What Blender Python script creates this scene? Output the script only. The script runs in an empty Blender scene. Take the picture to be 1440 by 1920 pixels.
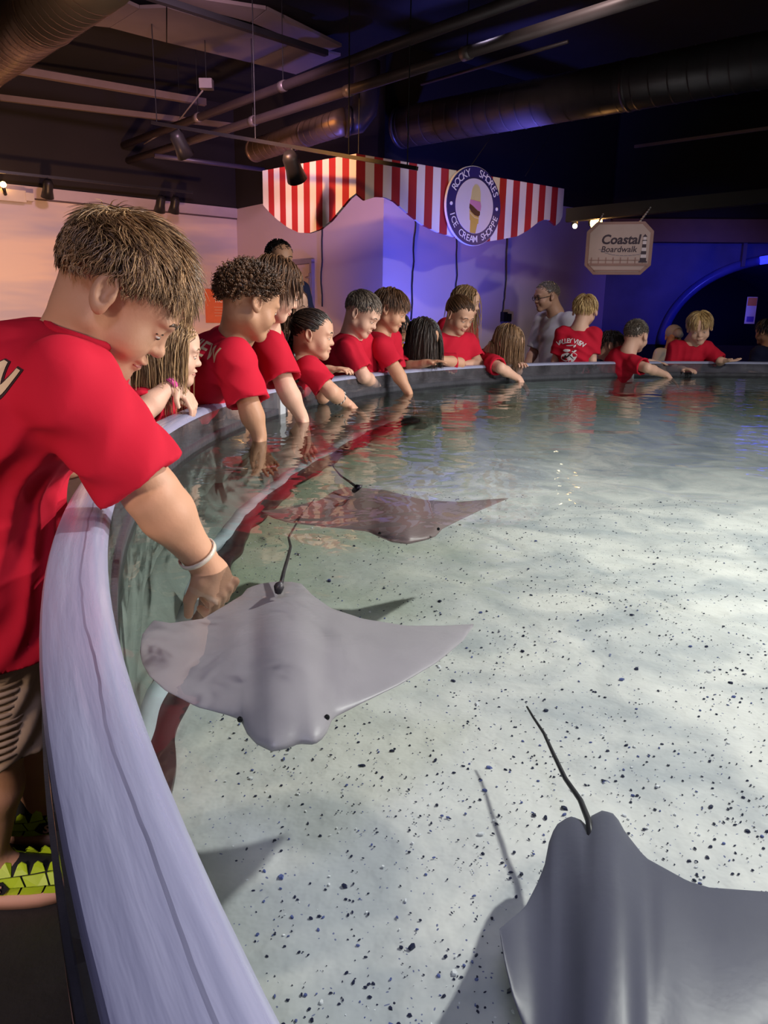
import bpy, bmesh, math, random
import numpy as np
from mathutils import Vector, Matrix
from mathutils.bvhtree import BVHTree

# ---------------------------------------------------------------- camera, world, exposure, main lights
SC = bpy.context.scene
COL = SC.collection
CAM_H = 1.05
PITCH = math.radians(14.3)
ROLL = math.radians(0.956)
FPX = 1442.0
cam_data = bpy.data.cameras.new('camera')
cam_data.sensor_fit = 'VERTICAL'
cam_data.sensor_height = 32.0
cam_data.lens = 32.0 * FPX / 1920.0
cam_data.clip_start = 0.02
cam = bpy.data.objects.new('camera', cam_data)
COL.objects.link(cam)
cam.matrix_world = Matrix.Translation((0, 0, CAM_H)) @ Matrix.Rotation(math.pi / 2 - PITCH, 4, 'X') @ Matrix.Rotation(ROLL, 4, 'Z')
SC.camera = cam
SC.view_settings.view_transform = 'Standard'
SC.view_settings.look = 'None'
SC.view_settings.gamma = 1.0
SC.view_settings.use_curve_mapping = False
SC.view_settings.exposure = 0.0
W = bpy.data.worlds.new('dark_hall'); SC.world = W
W.use_nodes = True
W.node_tree.nodes['Background'].inputs[0].default_value = (0.55, 0.5, 0.75, 1)
W.node_tree.nodes['Background'].inputs[1].default_value = 0.045


def aim(o, target):
    d = Vector(target) - o.location
    o.rotation_euler = d.to_track_quat('-Z', 'Y').to_euler()


def spot(name, loc, target, energy, color, angle, blend=0.6, radius=0.06):
    l = bpy.data.lights.new(name, 'SPOT'); l.energy = energy; l.color = color
    l.spot_size = math.radians(angle); l.spot_blend = blend; l.shadow_soft_size = radius
    o = bpy.data.objects.new(name, l); COL.objects.link(o); o.location = loc; aim(o, target)
    return o


def point(name, loc, energy, color, radius=0.05):
    l = bpy.data.lights.new(name, 'POINT'); l.energy = energy; l.color = color; l.shadow_soft_size = radius
    o = bpy.data.objects.new(name, l); COL.objects.link(o); o.location = loc
    return o


spot('pool_key_light', (2.7, 1.9, 3.45), (0.1, 1.5, 0.3), 580, (1.0, 0.97, 0.92), 112, 1.0, 0.07)
spot('pool_fill_light', (3.6, 4.2, 3.45), (1.6, 3.0, 0.3), 220, (0.93, 0.97, 1.0), 120, 0.8, 0.10)
spot('rim_side_fill', (2.9, 1.5, 2.5), (-0.4, 3.2, 0.85), 120, (1.0, 0.93, 0.86), 95, 0.9, 0.35)  # added soft fill that brightens the faces along the left rim
spot('far_rim_fill', (4.6, -0.8, 3.4), (1.9, 5.9, 0.8), 800, (1.0, 0.95, 0.9), 34, 0.9, 0.12)  # unseen front fill added for the children on the far rim
spot('far_side_fill', (7.3, 0.7, 2.0), (-0.2, 2.6, 0.85), 1700, (1.0, 0.92, 0.86), 60, 0.9, 0.4)  # made-up source across the pool, added to light the faces
spot('rim_lavender_light', (-0.25, -1.3, 3.3), (-0.2, 1.0, 0.8), 120, (0.74, 0.70, 1.0), 85, 0.9, 0.3)
spot('orange_wall_light', (-2.6, 6.6, 0.35), (-3.6, 9.2, 1.3), 420, (1.0, 0.50, 0.22), 125, 1.0, 0.15)
spot('mauve_wall_light', (-1.4, 6.2, 3.2), (-2.4, 10.0, 1.5), 260, (0.95, 0.58, 0.80), 115, 1.0, 0.2)
spot('blue_wall_light', (0.55, 7.3, 0.30), (0.42, 8.6, 1.5), 400, (0.10, 0.12, 1.0), 84, 0.9, 0.1)
spot('awning_left_light', (-1.45, 6.35, 2.9), (-0.72, 7.35, 2.2), 170, (1.0, 0.46, 0.14), 75, 0.8, 0.05)
spot('awning_right_light', (1.6, 4.6, 3.5), (0.95, 7.8, 2.3), 150, (1.0, 0.86, 0.80), 36, 0.9, 0.08)
spot('duct_blue_light', (1.45, 7.89, 2.2), (1.20, 8.04, 3.0), 220, (0.15, 0.15, 1.0), 60, 0.9, 0.1)
spot('tunnel_blue_light', (4.4, 9.4, 1.9), (4.3, 11.0, 1.25), 62, (0.09, 0.09, 1.0), 105, 0.9, 0.2)
spot('glasses_man_fill', (0.7, 6.2, 3.3), (1.45, 6.85, 1.0), 45, (0.72, 0.68, 1.0), 50, 0.9, 0.1)  # added to brighten the man in glasses
spot('side_warm_fill', (-1.15, -0.75, 1.3), (-0.68, 1.25, 0.42), 130, (1.0, 0.76, 0.60), 46, 0.9, 0.15)  # added fill for the near boy's shorts, legs and shoes
spot('tunnel_inner_light', (4.7, 11.4, 0.9), (5.0, 13.2, 2.0), 60, (0.08, 0.10, 1.0), 110, 0.9, 0.2)
spot('sign_front_fill', (2.4, 5.2, 3.5), (2.25, 7.6, 1.72), 55, (1.0, 0.80, 0.80), 15, 0.7, 0.06)  # added spot that brightens the hanging sign from the front
spot('ceiling_warm_light', (-2.0, 4.2, 1.9), (-2.2, 6.5, 3.6), 26, (1.0, 0.62, 0.42), 120, 1.0, 0.2)


# ---------------------------------------------------------------- picture geometry -> real places
def ray(px, py):
    x = (px - 720) / FPX; y = (py - 960) / FPX
    x, y = math.cos(ROLL) * x + math.sin(ROLL) * y, -math.sin(ROLL) * x + math.cos(ROLL) * y
    return Vector((x, math.cos(PITCH) - y * math.sin(PITCH), -math.sin(PITCH) - y * math.cos(PITCH)))


def at(px, py, Y):
    d = ray(px, py); return Vector((0, 0, CAM_H)) + d * (Y / d.y)


def atz(px, py, z):
    d = ray(px, py); return Vector((0, 0, CAM_H)) + d * ((z - CAM_H) / d.z)


def on_plane(px, py, p0, n):
    d = ray(px, py); o = Vector((0, 0, CAM_H))
    return o + d * ((Vector(p0) - o).dot(n) / d.dot(n))


# ---------------------------------------------------------------- materials
MATS = {}


def new_mat(name):
    m = bpy.data.materials.new(name); m.use_nodes = True
    nt = m.node_tree
    for n in list(nt.nodes):
        nt.nodes.remove(n)
    return m, nt, nt.nodes, nt.links


def pbr(name, col, rough=0.6, metal=0.0, var=0.15, vscale=8.0, bump=0.0, bscale=60.0, stretch=(1, 1, 1), spec=0.4, emit=None, es=0.0):
    if name in MATS:
        return MATS[name]
    m, nt, N, L = new_mat(name)
    out = N.new('ShaderNodeOutputMaterial'); b = N.new('ShaderNodeBsdfPrincipled')
    L.new(b.outputs[0], out.inputs[0])
    tc = N.new('ShaderNodeTexCoord'); mp = N.new('ShaderNodeMapping'); mp.inputs['Scale'].default_value = stretch
    L.new(tc.outputs['Object'], mp.inputs[0])
    no = N.new('ShaderNodeTexNoise'); no.inputs['Scale'].default_value = vscale; no.inputs['Detail'].default_value = 5
    L.new(mp.outputs[0], no.inputs['Vector'])
    mx = N.new('ShaderNodeMix'); mx.data_type = 'RGBA'
    c = Vector(col)
    mx.inputs[6].default_value = (*(c * (1 - var)), 1)
    mx.inputs[7].default_value = (*[min(1, v * (1 + var)) for v in c], 1)
    L.new(no.outputs[0], mx.inputs[0]); L.new(mx.outputs[2], b.inputs['Base Color'])
    b.inputs['Roughness'].default_value = rough; b.inputs['Metallic'].default_value = metal
    b.inputs['Specular IOR Level'].default_value = spec
    if bump:
        n2 = N.new('ShaderNodeTexNoise'); n2.inputs['Scale'].default_value = bscale; n2.inputs['Detail'].default_value = 4
        L.new(mp.outputs[0], n2.inputs['Vector'])
        bp = N.new('ShaderNodeBump'); bp.inputs['Strength'].default_value = bump; bp.inputs['Distance'].default_value = 0.01
        L.new(n2.outputs[0], bp.inputs['Height']); L.new(bp.outputs[0], b.inputs['Normal'])
    if emit:
        b.inputs['Emission Color'].default_value = (*emit, 1); b.inputs['Emission Strength'].default_value = es
    MATS[name] = m
    return m


def clear_mat(name, ior, tint, rough, haze, haze_col, bumps):
    """clear sheet or surface: straight-through light plus a Fresnel mirror and a little diffuse haze"""
    m, nt, N, L = new_mat(name)
    out = N.new('ShaderNodeOutputMaterial')
    tr = N.new('ShaderNodeBsdfTransparent'); tr.inputs[0].default_value = (*tint, 1)
    gl = N.new('ShaderNodeBsdfGlossy'); gl.inputs['Roughness'].default_value = rough
    fr = N.new('ShaderNodeFresnel'); fr.inputs[0].default_value = ior
    mx = N.new('ShaderNodeMixShader')
    tc = N.new('ShaderNodeTexCoord')
    prev = None
    for (scale, dist, stretch, strength) in bumps:
        mp = N.new('ShaderNodeMapping'); mp.inputs['Scale'].default_value = stretch
        L.new(tc.outputs['Object'], mp.inputs[0])
        no = N.new('ShaderNodeTexNoise'); no.inputs['Scale'].default_value = scale; no.inputs['Detail'].default_value = 2; no.inputs['Distortion'].default_value = 0.6
        L.new(mp.outputs[0], no.inputs['Vector'])
        bp = N.new('ShaderNodeBump'); bp.inputs['Strength'].default_value = strength; bp.inputs['Distance'].default_value = dist
        L.new(no.outputs[0], bp.inputs['Height'])
        if prev:
            L.new(prev.outputs[0], bp.inputs['Normal'])
        prev = bp
    if prev:
        L.new(prev.outputs[0], gl.inputs['Normal']); L.new(prev.outputs[0], fr.inputs['Normal'])
    L.new(fr.outputs[0], mx.inputs[0])
    base = tr
    if haze:
        df = N.new('ShaderNodeBsdfDiffuse'); df.inputs[0].default_value = (*haze_col, 1)
        m2 = N.new('ShaderNodeMixShader')
        nz = N.new('ShaderNodeTexNoise'); nz.inputs['Scale'].default_value = 9; nz.inputs['Detail'].default_value = 4
        L.new(tc.outputs['Object'], nz.inputs['Vector'])
        ml = N.new('ShaderNodeMath'); ml.operation = 'MULTIPLY'; ml.inputs[1].default_value = haze * 2
        L.new(nz.outputs[0], ml.inputs[0]); L.new(ml.outputs[0], m2.inputs[0])
        L.new(tr.outputs[0], m2.inputs[1]); L.new(df.outputs[0], m2.inputs[2]); base = m2
    L.new(base.outputs[0], mx.inputs[1]); L.new(gl.outputs[0], mx.inputs[2])
    L.new(mx.outputs[0], out.inputs[0])
    MATS[name] = m
    return m


# ---------------------------------------------------------------- object helpers
def link_mesh(name, me, parent=None, mats=(), smooth=True):
    for m in mats:
        me.materials.append(m)
    if smooth:
        me.polygons.foreach_set('use_smooth', [True] * len(me.polygons))
    o = bpy.data.objects.new(name, me); COL.objects.link(o)
    if parent:
        o.parent = parent
    return o


def mesh_from(name, verts, faces, parent=None, mats=(), smooth=True, off=None, fm=None):
    me = bpy.data.meshes.new(name)
    v = np.asarray(verts, float)
    if off is not None:
        v = v - np.asarray(off, float)
    me.from_pydata(v.tolist(), [], faces)
    if fm is not None:
        me.polygons.foreach_set('material_index', fm)
    me.update()
    return link_mesh(name, me, parent, mats, smooth)


def empty(name, loc, label=None, cat=None, group=None, rz=0):
    o = bpy.data.objects.new(name, None); COL.objects.link(o); o.location = loc; o.rotation_euler.z = rz
    o.empty_display_size = 0.1
    if label:
        tag(o, label, cat, group)
    return o


def tag(o, label=None, cat=None, group=None, kind=None):
    if label: o['label'] = label
    if cat: o['category'] = cat
    if group: o['group'] = group
    if kind: o['kind'] = kind
    return o


class MB:
    """collects simple solids into one mesh"""
    def __init__(s): s.v = []; s.f = []; s.m = []
    def add(s, vs, fs, mi=0):
        n = len(s.v); s.v += [tuple(x) for x in vs]
        for f in fs:
            s.f.append([i + n for i in f]); s.m.append(mi)
    def box(s, c, size, ax=None, mi=0):
        c = Vector(c); X, Y, Z = ax or (Vector((1, 0, 0)), Vector((0, 1, 0)), Vector((0, 0, 1)))
        h = [d / 2 for d in size]
        vs = [c + X * h[0] * a + Y * h[1] * b + Z * h[2] * d for a in (-1, 1) for b in (-1, 1) for d in (-1, 1)]
        s.add(vs, [(0, 1, 3, 2), (4, 6, 7, 5), (0, 4, 5, 1), (2, 3, 7, 6), (0, 2, 6, 4), (1, 5, 7, 3)], mi); return s
    def tube(s, pts, rad, n=12, mi=0, cap=True, flat=None):
        pts = [Vector(p) for p in pts]
        if not isinstance(rad, (list, tuple)): rad = [rad] * len(pts)
        vs = []; up = Vector((0, 0, 1)); prev = None
        for i, p in enumerate(pts):
            t = (pts[min(i + 1, len(pts) - 1)] - pts[max(i - 1, 0)]).normalized()
            a = prev if prev is not None else (up if abs(t.z) < .9 else Vector((1, 0, 0)))
            x = (a - t * a.dot(t)).normalized(); y = t.cross(x); prev = x
            for k in range(n):
                w = 2 * math.pi * k / n
                vs.append(p + (x * math.cos(w) + y * math.sin(w)) * rad[i])
        fs = []
        for i in range(len(pts) - 1):
            for k in range(n):
                fs.append((i * n + k, i * n + (k + 1) % n, (i + 1) * n + (k + 1) % n, (i + 1) * n + k))
        if cap:
            fs.append(tuple(range(n))[::-1]); fs.append(tuple((len(pts) - 1) * n + k for k in range(n)))
        s.add(vs, fs, mi); return s
    def ball(s, c, r, n=12, m=8, mi=0, ax=None):
        c = Vector(c); r = r if isinstance(r, (tuple, list)) else (r, r, r)
        X, Y, Z = ax or (Vector((1, 0, 0)), Vector((0, 1, 0)), Vector((0, 0, 1)))
        vs = [c + Z * r[2]]
        for j in range(1, m):
            ph = math.pi * j / m
            for i in range(n):
                a = 2 * math.pi * i / n
                vs.append(c + X * r[0] * math.sin(ph) * math.cos(a) + Y * r[1] * math.sin(ph) * math.sin(a) + Z * r[2] * math.cos(ph))
        vs.append(c - Z * r[2]); fs = []
        for i in range(n):
            fs.append((0, 1 + i, 1 + (i + 1) % n)); b = 1 + (m - 2) * n
            fs.append((len(vs) - 1, b + (i + 1) % n, b + i))
        for j in range(m - 2):
            for i in range(n):
                fs.append((1 + j * n + i, 1 + (j + 1) * n + i, 1 + (j + 1) * n + (i + 1) % n, 1 + j * n + (i + 1) % n))
        s.add(vs, fs, mi); return s
    def prism(s, outline, d, mi=0, side=None):
        """outline: 3D points in a plane, d: thickness vector"""
        n = len(outline); d = Vector(d)
        vs = [Vector(p) for p in outline] + [Vector(p) + d for p in outline]
        s.add(vs, [tuple(range(n))[::-1], tuple(range(n, 2 * n))], mi)
        k = len(s.v) - 2 * n
        for i in range(n):
            s.f.append([k + i, k + (i + 1) % n, k + n + (i + 1) % n, k + n + i]); s.m.append(mi if side is None else side)
        return s
    def ring(s, c, prof, a0, a1, n, mi=0, closed=False, caps=True, pm=None):
        """sweep profile [(r, z)] about the vertical axis through c"""
        k = len(prof); vs = []
        cnt = n if closed else n + 1
        for i in range(cnt):
            a = a0 + (a1 - a0) * i / n
            for (r, z) in prof: vs.append((c[0] + r * math.cos(a), c[1] + r * math.sin(a), z))
        fs = []; base = len(s.v); s.v += vs
        for i in range(n):
            j = (i + 1) % cnt
            for q in range(k):
                q2 = (q + 1) % k
                s.f.append([base + i * k + q, base + i * k + q2, base + j * k + q2, base + j * k + q])
                s.m.append(pm[q] if pm else mi)
        if not closed and caps:
            s.f.append([base + q for q in range(k)][::-1]); s.m.append(mi)
            s.f.append([base + n * k + q for q in range(k)]); s.m.append(mi)
        return s
    def build(s, name, mats, parent=None, smooth=False, off=None):
        if not isinstance(mats, (list, tuple)): mats = [mats]
        o = mesh_from(name, s.v, s.f, parent, mats, smooth, off, s.m)
        bm = bmesh.new(); bm.from_mesh(o.data); bmesh.ops.recalc_face_normals(bm, faces=bm.faces); bm.to_mesh(o.data); bm.free()
        return o


def text_mesh(body, size=1.0, shear=0.0, bold=0.0, extrude=0.0, align='CENTER', spacing=1.0):
    cu = bpy.data.curves.new('txt', 'FONT'); cu.body = body; cu.size = size; cu.shear = shear; cu.offset = bold
    cu.extrude = extrude; cu.align_x = align; cu.align_y = 'CENTER'; cu.space_character = spacing; cu.resolution_u = 3
    o = bpy.data.objects.new('txt', cu); COL.objects.link(o)
    dg = bpy.context.evaluated_depsgraph_get(); dg.update()
    me = o.evaluated_get(dg).to_mesh()
    v = [x.co.copy() for x in me.vertices]; f = [tuple(p.vertices) for p in me.polygons]
    o.evaluated_get(dg).to_mesh_clear()
    bpy.data.objects.remove(o); bpy.data.curves.remove(cu)
    return v, f
# ---------------------------------------------------------------- the hall
Zv = Vector((0, 0, 1))
WALL_Z = 2.5
U = Vector((0.786, 0.617, 0)).normalized()      # along left wall / shop front
V = Vector((0.617, -0.786, 0)).normalized()     # along back wall, towards the camera
CORNER = atz(443, 392, WALL_Z); CORNER.z = 0
FLOOR_Z = -0.17
CEIL = 3.85

black = pbr('matte_black_paint', (0.012, 0.011, 0.014), 0.85, var=0.3, vscale=3)
blackwall = pbr('black_upper_wall', (0.016, 0.012, 0.013), 0.8, var=0.3, vscale=2)


def mural_mat():
    m, nt, N, L = new_mat('sunset_mural_paint')
    out = N.new('ShaderNodeOutputMaterial'); b = N.new('ShaderNodeBsdfPrincipled'); L.new(b.outputs[0], out.inputs[0])
    b.inputs['Roughness'].default_value = 0.45
    tc = N.new('ShaderNodeTexCoord'); mp = N.new('ShaderNodeMapping'); mp.inputs['Scale'].default_value = (0.35, 0.35, 2.2)
    L.new(tc.outputs['Object'], mp.inputs[0])
    no = N.new('ShaderNodeTexNoise'); no.inputs['Scale'].default_value = 1.4; no.inputs['Detail'].default_value = 3
    L.new(mp.outputs[0], no.inputs[0])
    cr = N.new('ShaderNodeValToRGB')
    e = cr.color_ramp.elements
    e[0].position = 0.36; e[0].color = (0.46, 0.42, 0.52, 1); e[1].position = 0.62; e[1].color = (0.78, 0.62, 0.52, 1)
    L.new(no.outputs[0], cr.inputs[0]); L.new(cr.outputs[0], b.inputs['Base Color'])
    n2 = N.new('ShaderNodeTexNoise'); n2.inputs['Scale'].default_value = 35
    L.new(tc.outputs['Object'], n2.inputs[0])
    bp = N.new('ShaderNodeBump'); bp.inputs['Strength'].default_value = 0.06; L.new(n2.outputs[0], bp.inputs['Height']); L.new(bp.outputs[0], b.inputs['Normal'])
    return m


mural = mural_mat()
shopwall = pbr('mauve_wall_paint', (0.55, 0.44, 0.50), 0.5, var=0.06, vscale=1.5, bump=0.05, bscale=40)


def wall(name, a, b, z0, z1, mat, thick=0.12, inward=None, kind='structure'):
    a = Vector(a); b = Vector(b); d = (b - a); L_ = d.length; d = d.normalized(); n = Vector((d.y, -d.x, 0))
    if inward is not None and n.dot(Vector(inward)) > 0: n = -n      # thickness goes outward
    mb = MB(); c = (a + b) / 2 + n * thick / 2; c.z = (z0 + z1) / 2
    mb.box(c, (L_, thick, z1 - z0), (d, n, Zv))
    o = mb.build(name, mat); tag(o, kind=kind); return o


BOXC = CORNER + V * 3.45                                   # outside corner of the ice cream shop
SHOP_END = BOXC + U * 4.05
wall('wall_left', CORNER - U * 9.5, CORNER, FLOOR_Z, WALL_Z, mural, inward=V)
wall('wall_left_upper', CORNER - U * 9.5, CORNER, WALL_Z, CEIL, blackwall, inward=V)
wall('wall_back', CORNER, BOXC, FLOOR_Z, WALL_Z, shopwall, inward=-U)
wall('wall_back_upper', CORNER, BOXC, WALL_Z, CEIL, blackwall, inward=-U)
wall('wall_shop_front', BOXC + U * 0.002, SHOP_END, FLOOR_Z, WALL_Z, shopwall, inward=V)
wall('wall_shop_front_upper', BOXC, SHOP_END, WALL_Z, CEIL, blackwall, inward=V)
TUN_D = Vector((1, -0.10, 0)).normalized(); TUN_N = Vector((-0.10, -1, 0)).normalized()
TUN_A = SHOP_END.copy()
TUN_B = TUN_A + TUN_D * 7.5
wall('wall_right', TUN_B, TUN_B + Vector((0.6, -13, 0)), FLOOR_Z, CEIL, black, inward=(-1, 0, 0))
wall('wall_front', CORNER - U * 9.5 - Vector((0, 0, 0)), Vector((-7.0, -3.0, 0)), FLOOR_Z, CEIL, black, inward=(1, 0, 0))
wall('wall_behind_camera', Vector((-7.0, -3.0, 0)), TUN_B + Vector((0.6, -13, 0)), FLOOR_Z, CEIL, black, inward=(0, 1, 0))
floor_m = pbr('dark_wet_floor', (0.018, 0.015, 0.016), 0.35, var=0.5, vscale=5, bump=0.1, bscale=30)
tag(MB().box((1.5, 4, FLOOR_Z - 0.05), (24, 24, 0.1)).build('floor', floor_m), kind='structure')
tag(MB().box((1.5, 4, CEIL + 0.05), (24, 24, 0.1)).build('ceiling', black), kind='structure')
# pale board along the top of the left wall
trim_m = pbr('dusty_mauve_trim', (0.50, 0.42, 0.46), 0.5, var=0.1)
mb = MB(); c = CORNER - U * 4.75 + V * 0.012; c.z = WALL_Z - 0.06
mb.box(c, (9.5, 0.03, 0.13), (U, V, Zv)); tag(mb.build('trim_1', trim_m), kind='structure')
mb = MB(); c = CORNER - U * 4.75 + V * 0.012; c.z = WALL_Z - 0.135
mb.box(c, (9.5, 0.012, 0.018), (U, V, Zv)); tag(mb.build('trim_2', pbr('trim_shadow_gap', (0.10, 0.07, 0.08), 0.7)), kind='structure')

# ceiling tiles: lighter panels of the drop ceiling at the top left
tile_m = pbr('dusty_ceiling_tile', (0.20, 0.16, 0.15), 0.9, var=0.15, vscale=3)
grid_m = pbr('black_ceiling_grid', (0.01, 0.01, 0.012), 0.6)
TZ = 3.7


def tile(name, pts, parent):
    P = [atz(x, y, TZ) for x, y in pts]
    c = sum(P, Vector()) / len(P)
    P = [c + (p - c) * 0.985 for p in P]
    mb = MB(); mb.prism(P, (0, 0, 0.03)); return mb.build(name, tile_m, parent)


tiles = empty('ceiling_tile_row', atz(400, 70, TZ), kind if False else None)
tag(tiles, kind='structure')


def rebase(root):
    for ch in root.children:
        ch.location = Vector(ch.location) - root.location


for q in ([(155, 47), (205, 52), (262, 16), (215, -5)], [(205, 52), (312, 80), (312, 14), (262, 16)],
          [(312, 80), (470, 118), (545, 84), (312, 14)], [(470, 118), (555, 140), (640, 105), (545, 84)],
          [(320, -10), (312, 0), (470, 42), (500, 18)], [(500, 18), (470, 42), (610, 98), (642, 88)]):
    tile('ceiling_tile', q, tiles)
rebase(tiles)


# ---------------------------------------------------------------- pipes, ducts, beams, tracks
pipe_m = pbr('painted_pipe_purple_grey', (0.115, 0.085, 0.088), 0.4, metal=0.3, var=0.25, vscale=4)
pipe_dark = pbr('painted_pipe_dark', (0.07, 0.05, 0.055), 0.45, metal=0.3, var=0.25, vscale=4)
duct_m = pbr('galvanised_duct_dark', (0.075, 0.06, 0.065), 0.4, metal=0.6, var=0.3, vscale=5)
duct_warm = pbr('galvanised_duct_warm', (0.26, 0.17, 0.11), 0.38, metal=0.6, var=0.25, vscale=5)


def pipe(name, a, b, r, m, label, collars=(), group=None):
    mb = MB().tube([a, b], r, 14)
    root = empty(name, (a + b) / 2, label, 'pipe', group)
    mb.build('pipe_run', m, root, True, root.location)
    d = (b - a).normalized()
    for t in collars:
        p = a.lerp(b, t)
        MB().tube([p - d * 0.04, p + d * 0.04], r * 1.18, 14).build('collar', pbr('pipe_collar_grey', (0.24, 0.2, 0.2), 0.4, metal=0.4), root, True, root.location)
        MB().tube([p, Vector((p.x, p.y, CEIL))], 0.004, 6).build('hanger_rod', grid_m, root, False, root.location)
    return root


pipe('ceiling_pipe', atz(226, 306, 2.95), atz(1235, -15, 2.95), 0.042, pipe_m, 'long purplish pipe crossing the ceiling, lower of the two parallel pipes', (0.22, 0.42, 0.62, 0.8))
pipe('ceiling_pipe', atz(232, 272, 3.12), atz(1010, -15, 3.12), 0.042, pipe_dark, 'darker pipe running parallel above the long purplish pipe', (0.3, 0.55))
pipe('conduit', atz(290, 292, 2.7), atz(495, 318, 2.7), 0.025, pbr('blue_black_pipe', (0.06, 0.05, 0.09), 0.4, metal=0.3), 'short dark conduit left of the striped awning near ceiling', ())
pipe('conduit', atz(790, 158, 3.2), atz(1065, 78, 3.2), 0.014, pipe_dark, 'thin conduit curving beside the big duct, upper right', ())


def duct(name, a, b, r, m, label, rib=0.16, cap_a=False):
    root = empty(name, (a + b) / 2, label, 'duct')
    d = (b - a); Ln = d.length; d = d.normalized()
    MB().tube([a, b], r, 28).build('duct_tube', m, root, True, root.location)
    k = int(Ln / rib)
    for i in range(k):
        p = a + d * (rib * (i + 0.5))
        s = d + Vector((0, 0, 0.06))
        MB().tube([p - s.normalized() * 0.006, p + s.normalized() * 0.006], r * 1.022, 28, cap=False).build('seam_rib', m, root, True, root.location)
    for t in (0.0, 0.62):
        p = a + d * (Ln * t + 0.02)
        MB().tube([p - d * 0.02, p + d * 0.02], r * 1.035, 28).build('band', m, root, True, root.location)
    return root


duct('air_duct', atz(752, 240, 3.0), atz(1560, 90, 3.0), 0.20, duct_m, 'large dark spiral air duct with a blue glint, upper right')
duct('air_duct', atz(-40, 118, 3.3), atz(190, -60, 3.3), 0.24, duct_warm, 'brown spiral air duct in the top left corner', 0.11)
duct('air_duct', atz(478, 282, 2.9), atz(645, 228, 2.9), 0.125, duct_warm, 'short spiral duct elbow above the striped awning', 0.12)
# elbow end of that duct
e0 = atz(645, 228, 2.9)
root = empty('duct_elbow', e0, 'metal duct elbow turning up above the awning', 'duct')
pts = [e0 + Vector((0.02, 0.0, 0)), e0 + Vector((0.12, 0.03, 0.02)), e0 + Vector((0.2, 0.05, 0.12)), e0 + Vector((0.22, 0.06, 0.3)), e0 + Vector((0.22, 0.06, 0.55))]
MB().tube(pts, 0.13, 20).build('elbow_tube', duct_m, root, True, root.location)
MB().tube([pts[0], pts[0] + Vector((0.03, 0.01, 0))], 0.142, 20).build('band', duct_m, root, True, root.location)

beam_m = pbr('dusty_brown_beam', (0.14, 0.10, 0.09), 0.7, var=0.2, vscale=6)


def beam(a, b, w, h, label, m=None):
    a = Vector(a); b = Vector(b); d = (b - a).normalized(); n = d.cross(Zv).normalized()
    o = MB().box((a + b) / 2, ((b - a).length, w, h), (d, n, Zv)).build('ceiling_beam', m or beam_m)
    o.location = (0, 0, 0)
    tag(o, label, 'beam'); return o


beam(atz(0, 126, 3.4), atz(385, 192, 3.4), 0.07, 0.07, 'brown strut crossing the dark ceiling below the left duct')
beam(atz(0, 183, 3.3), atz(450, 238, 3.3), 0.05, 0.06, 'second thinner brown strut nearer the left wall')
beam(atz(240, -20, 3.5), atz(612, 100, 3.5), 0.06, 0.05, 'black grid bar under the pale ceiling tiles', grid_m)
beam(at(1062, 404, 8.0), at(1520, 360, 7.3), 0.10, 0.12, 'dusty dark beam over the blue tunnel entrance', pbr('dim_beam', (0.028, 0.02, 0.02), 0.7))
beam(atz(1190, 275, 3.0), atz(1500, 232, 3.0), 0.03, 0.03, 'thin pale rail on the dark ceiling, right', pbr('dim_beam2', (0.09, 0.07, 0.07), 0.6))

# small junction box with looping cable
jb = atz(387, 158, 3.3)
root = empty('junction_box', jb, 'small grey junction box with cable hanging under the ceiling', 'junction box')
MB().box(jb, (0.13, 0.10, 0.09)).build('box_body', pbr('grey_plastic', (0.26, 0.22, 0.22), 0.5), root, False, jb)
MB().tube([jb + Vector((0, 0, 0.05)), Vector((jb.x, jb.y, CEIL))], 0.004, 6).build('hanger_rod', grid_m, root, False, jb)
cb = [atz(380, 170, 3.25), atz(352, 205, 3.2), atz(325, 240, 3.12), atz(290, 258, 3.08), atz(270, 270, 3.05)]
MB().tube(cb, 0.008, 6).build('cable', pbr('grey_cable', (0.2, 0.17, 0.17), 0.5), root, True, jb)

# lighting tracks with spot heads
track_m = pbr('black_track', (0.03, 0.028, 0.03), 0.4, metal=0.3)


def spot_head(p, d, size, label, group=None, glow=None):
    root = empty('track_spotlight', p, label, 'spotlight', group)
    d = Vector(d).normalized()
    MB().tube([p, p + Vector((0, 0, -0.05 * size))], 0.012 * size, 8).build('stem', track_m, root, True, p)
    q = p + Vector((0, 0, -0.09 * size))
    MB().tube([q - d * 0.07 * size, q - d * 0.04 * size, q + d * 0.02 * size, q + d * 0.09 * size], [0.03 * size, 0.045 * size, 0.045 * size, 0.058 * size], 16).build('lamp_can', track_m, root, True, p)
    if glow:
        MB().ball(q + d * 0.085 * size, 0.046 * size, 12, 8).build('bulb', glow, root, True, p)
    else:
        MB().tube([q + d * 0.088 * size, q + d * 0.094 * size], 0.048 * size, 16).build('lens', pbr('dull_lens', (0.08, 0.08, 0.09), 0.2), root, True, p)
    return root


ta, tb = atz(286, 230, 2.85), at(782, 316, 6.6)
root = empty('lighting_track', (ta + tb) / 2, 'thin black lighting track hung in front of the striped awning', 'track')
d = (tb - ta).normalized(); n = d.cross(Zv).normalized(); up = n.cross(d)
MB().box((ta + tb) / 2, ((tb - ta).length, 0.035, 0.03), (d, n, up)).build('track_bar', track_m, root, False, root.location)
for t in (0.02, 0.44, 0.78, 0.97):
    p = ta.lerp(tb, t)
    MB().tube([p, Vector((p.x, p.y, CEIL))], 0.005, 6).build('hanger_rod', grid_m, root, False, root.location)
t_at = lambda t: ta.lerp(tb, t)
spot_head(t_at(0.12), (0.3, 0.5, -0.8), 1.5, 'black spotlight on the hung track, nearer the pipes')
spot_head(t_at(0.58), (0.2, 0.6, -0.7), 1.6, 'black spotlight on the hung track, in front of awning stripes')
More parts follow.
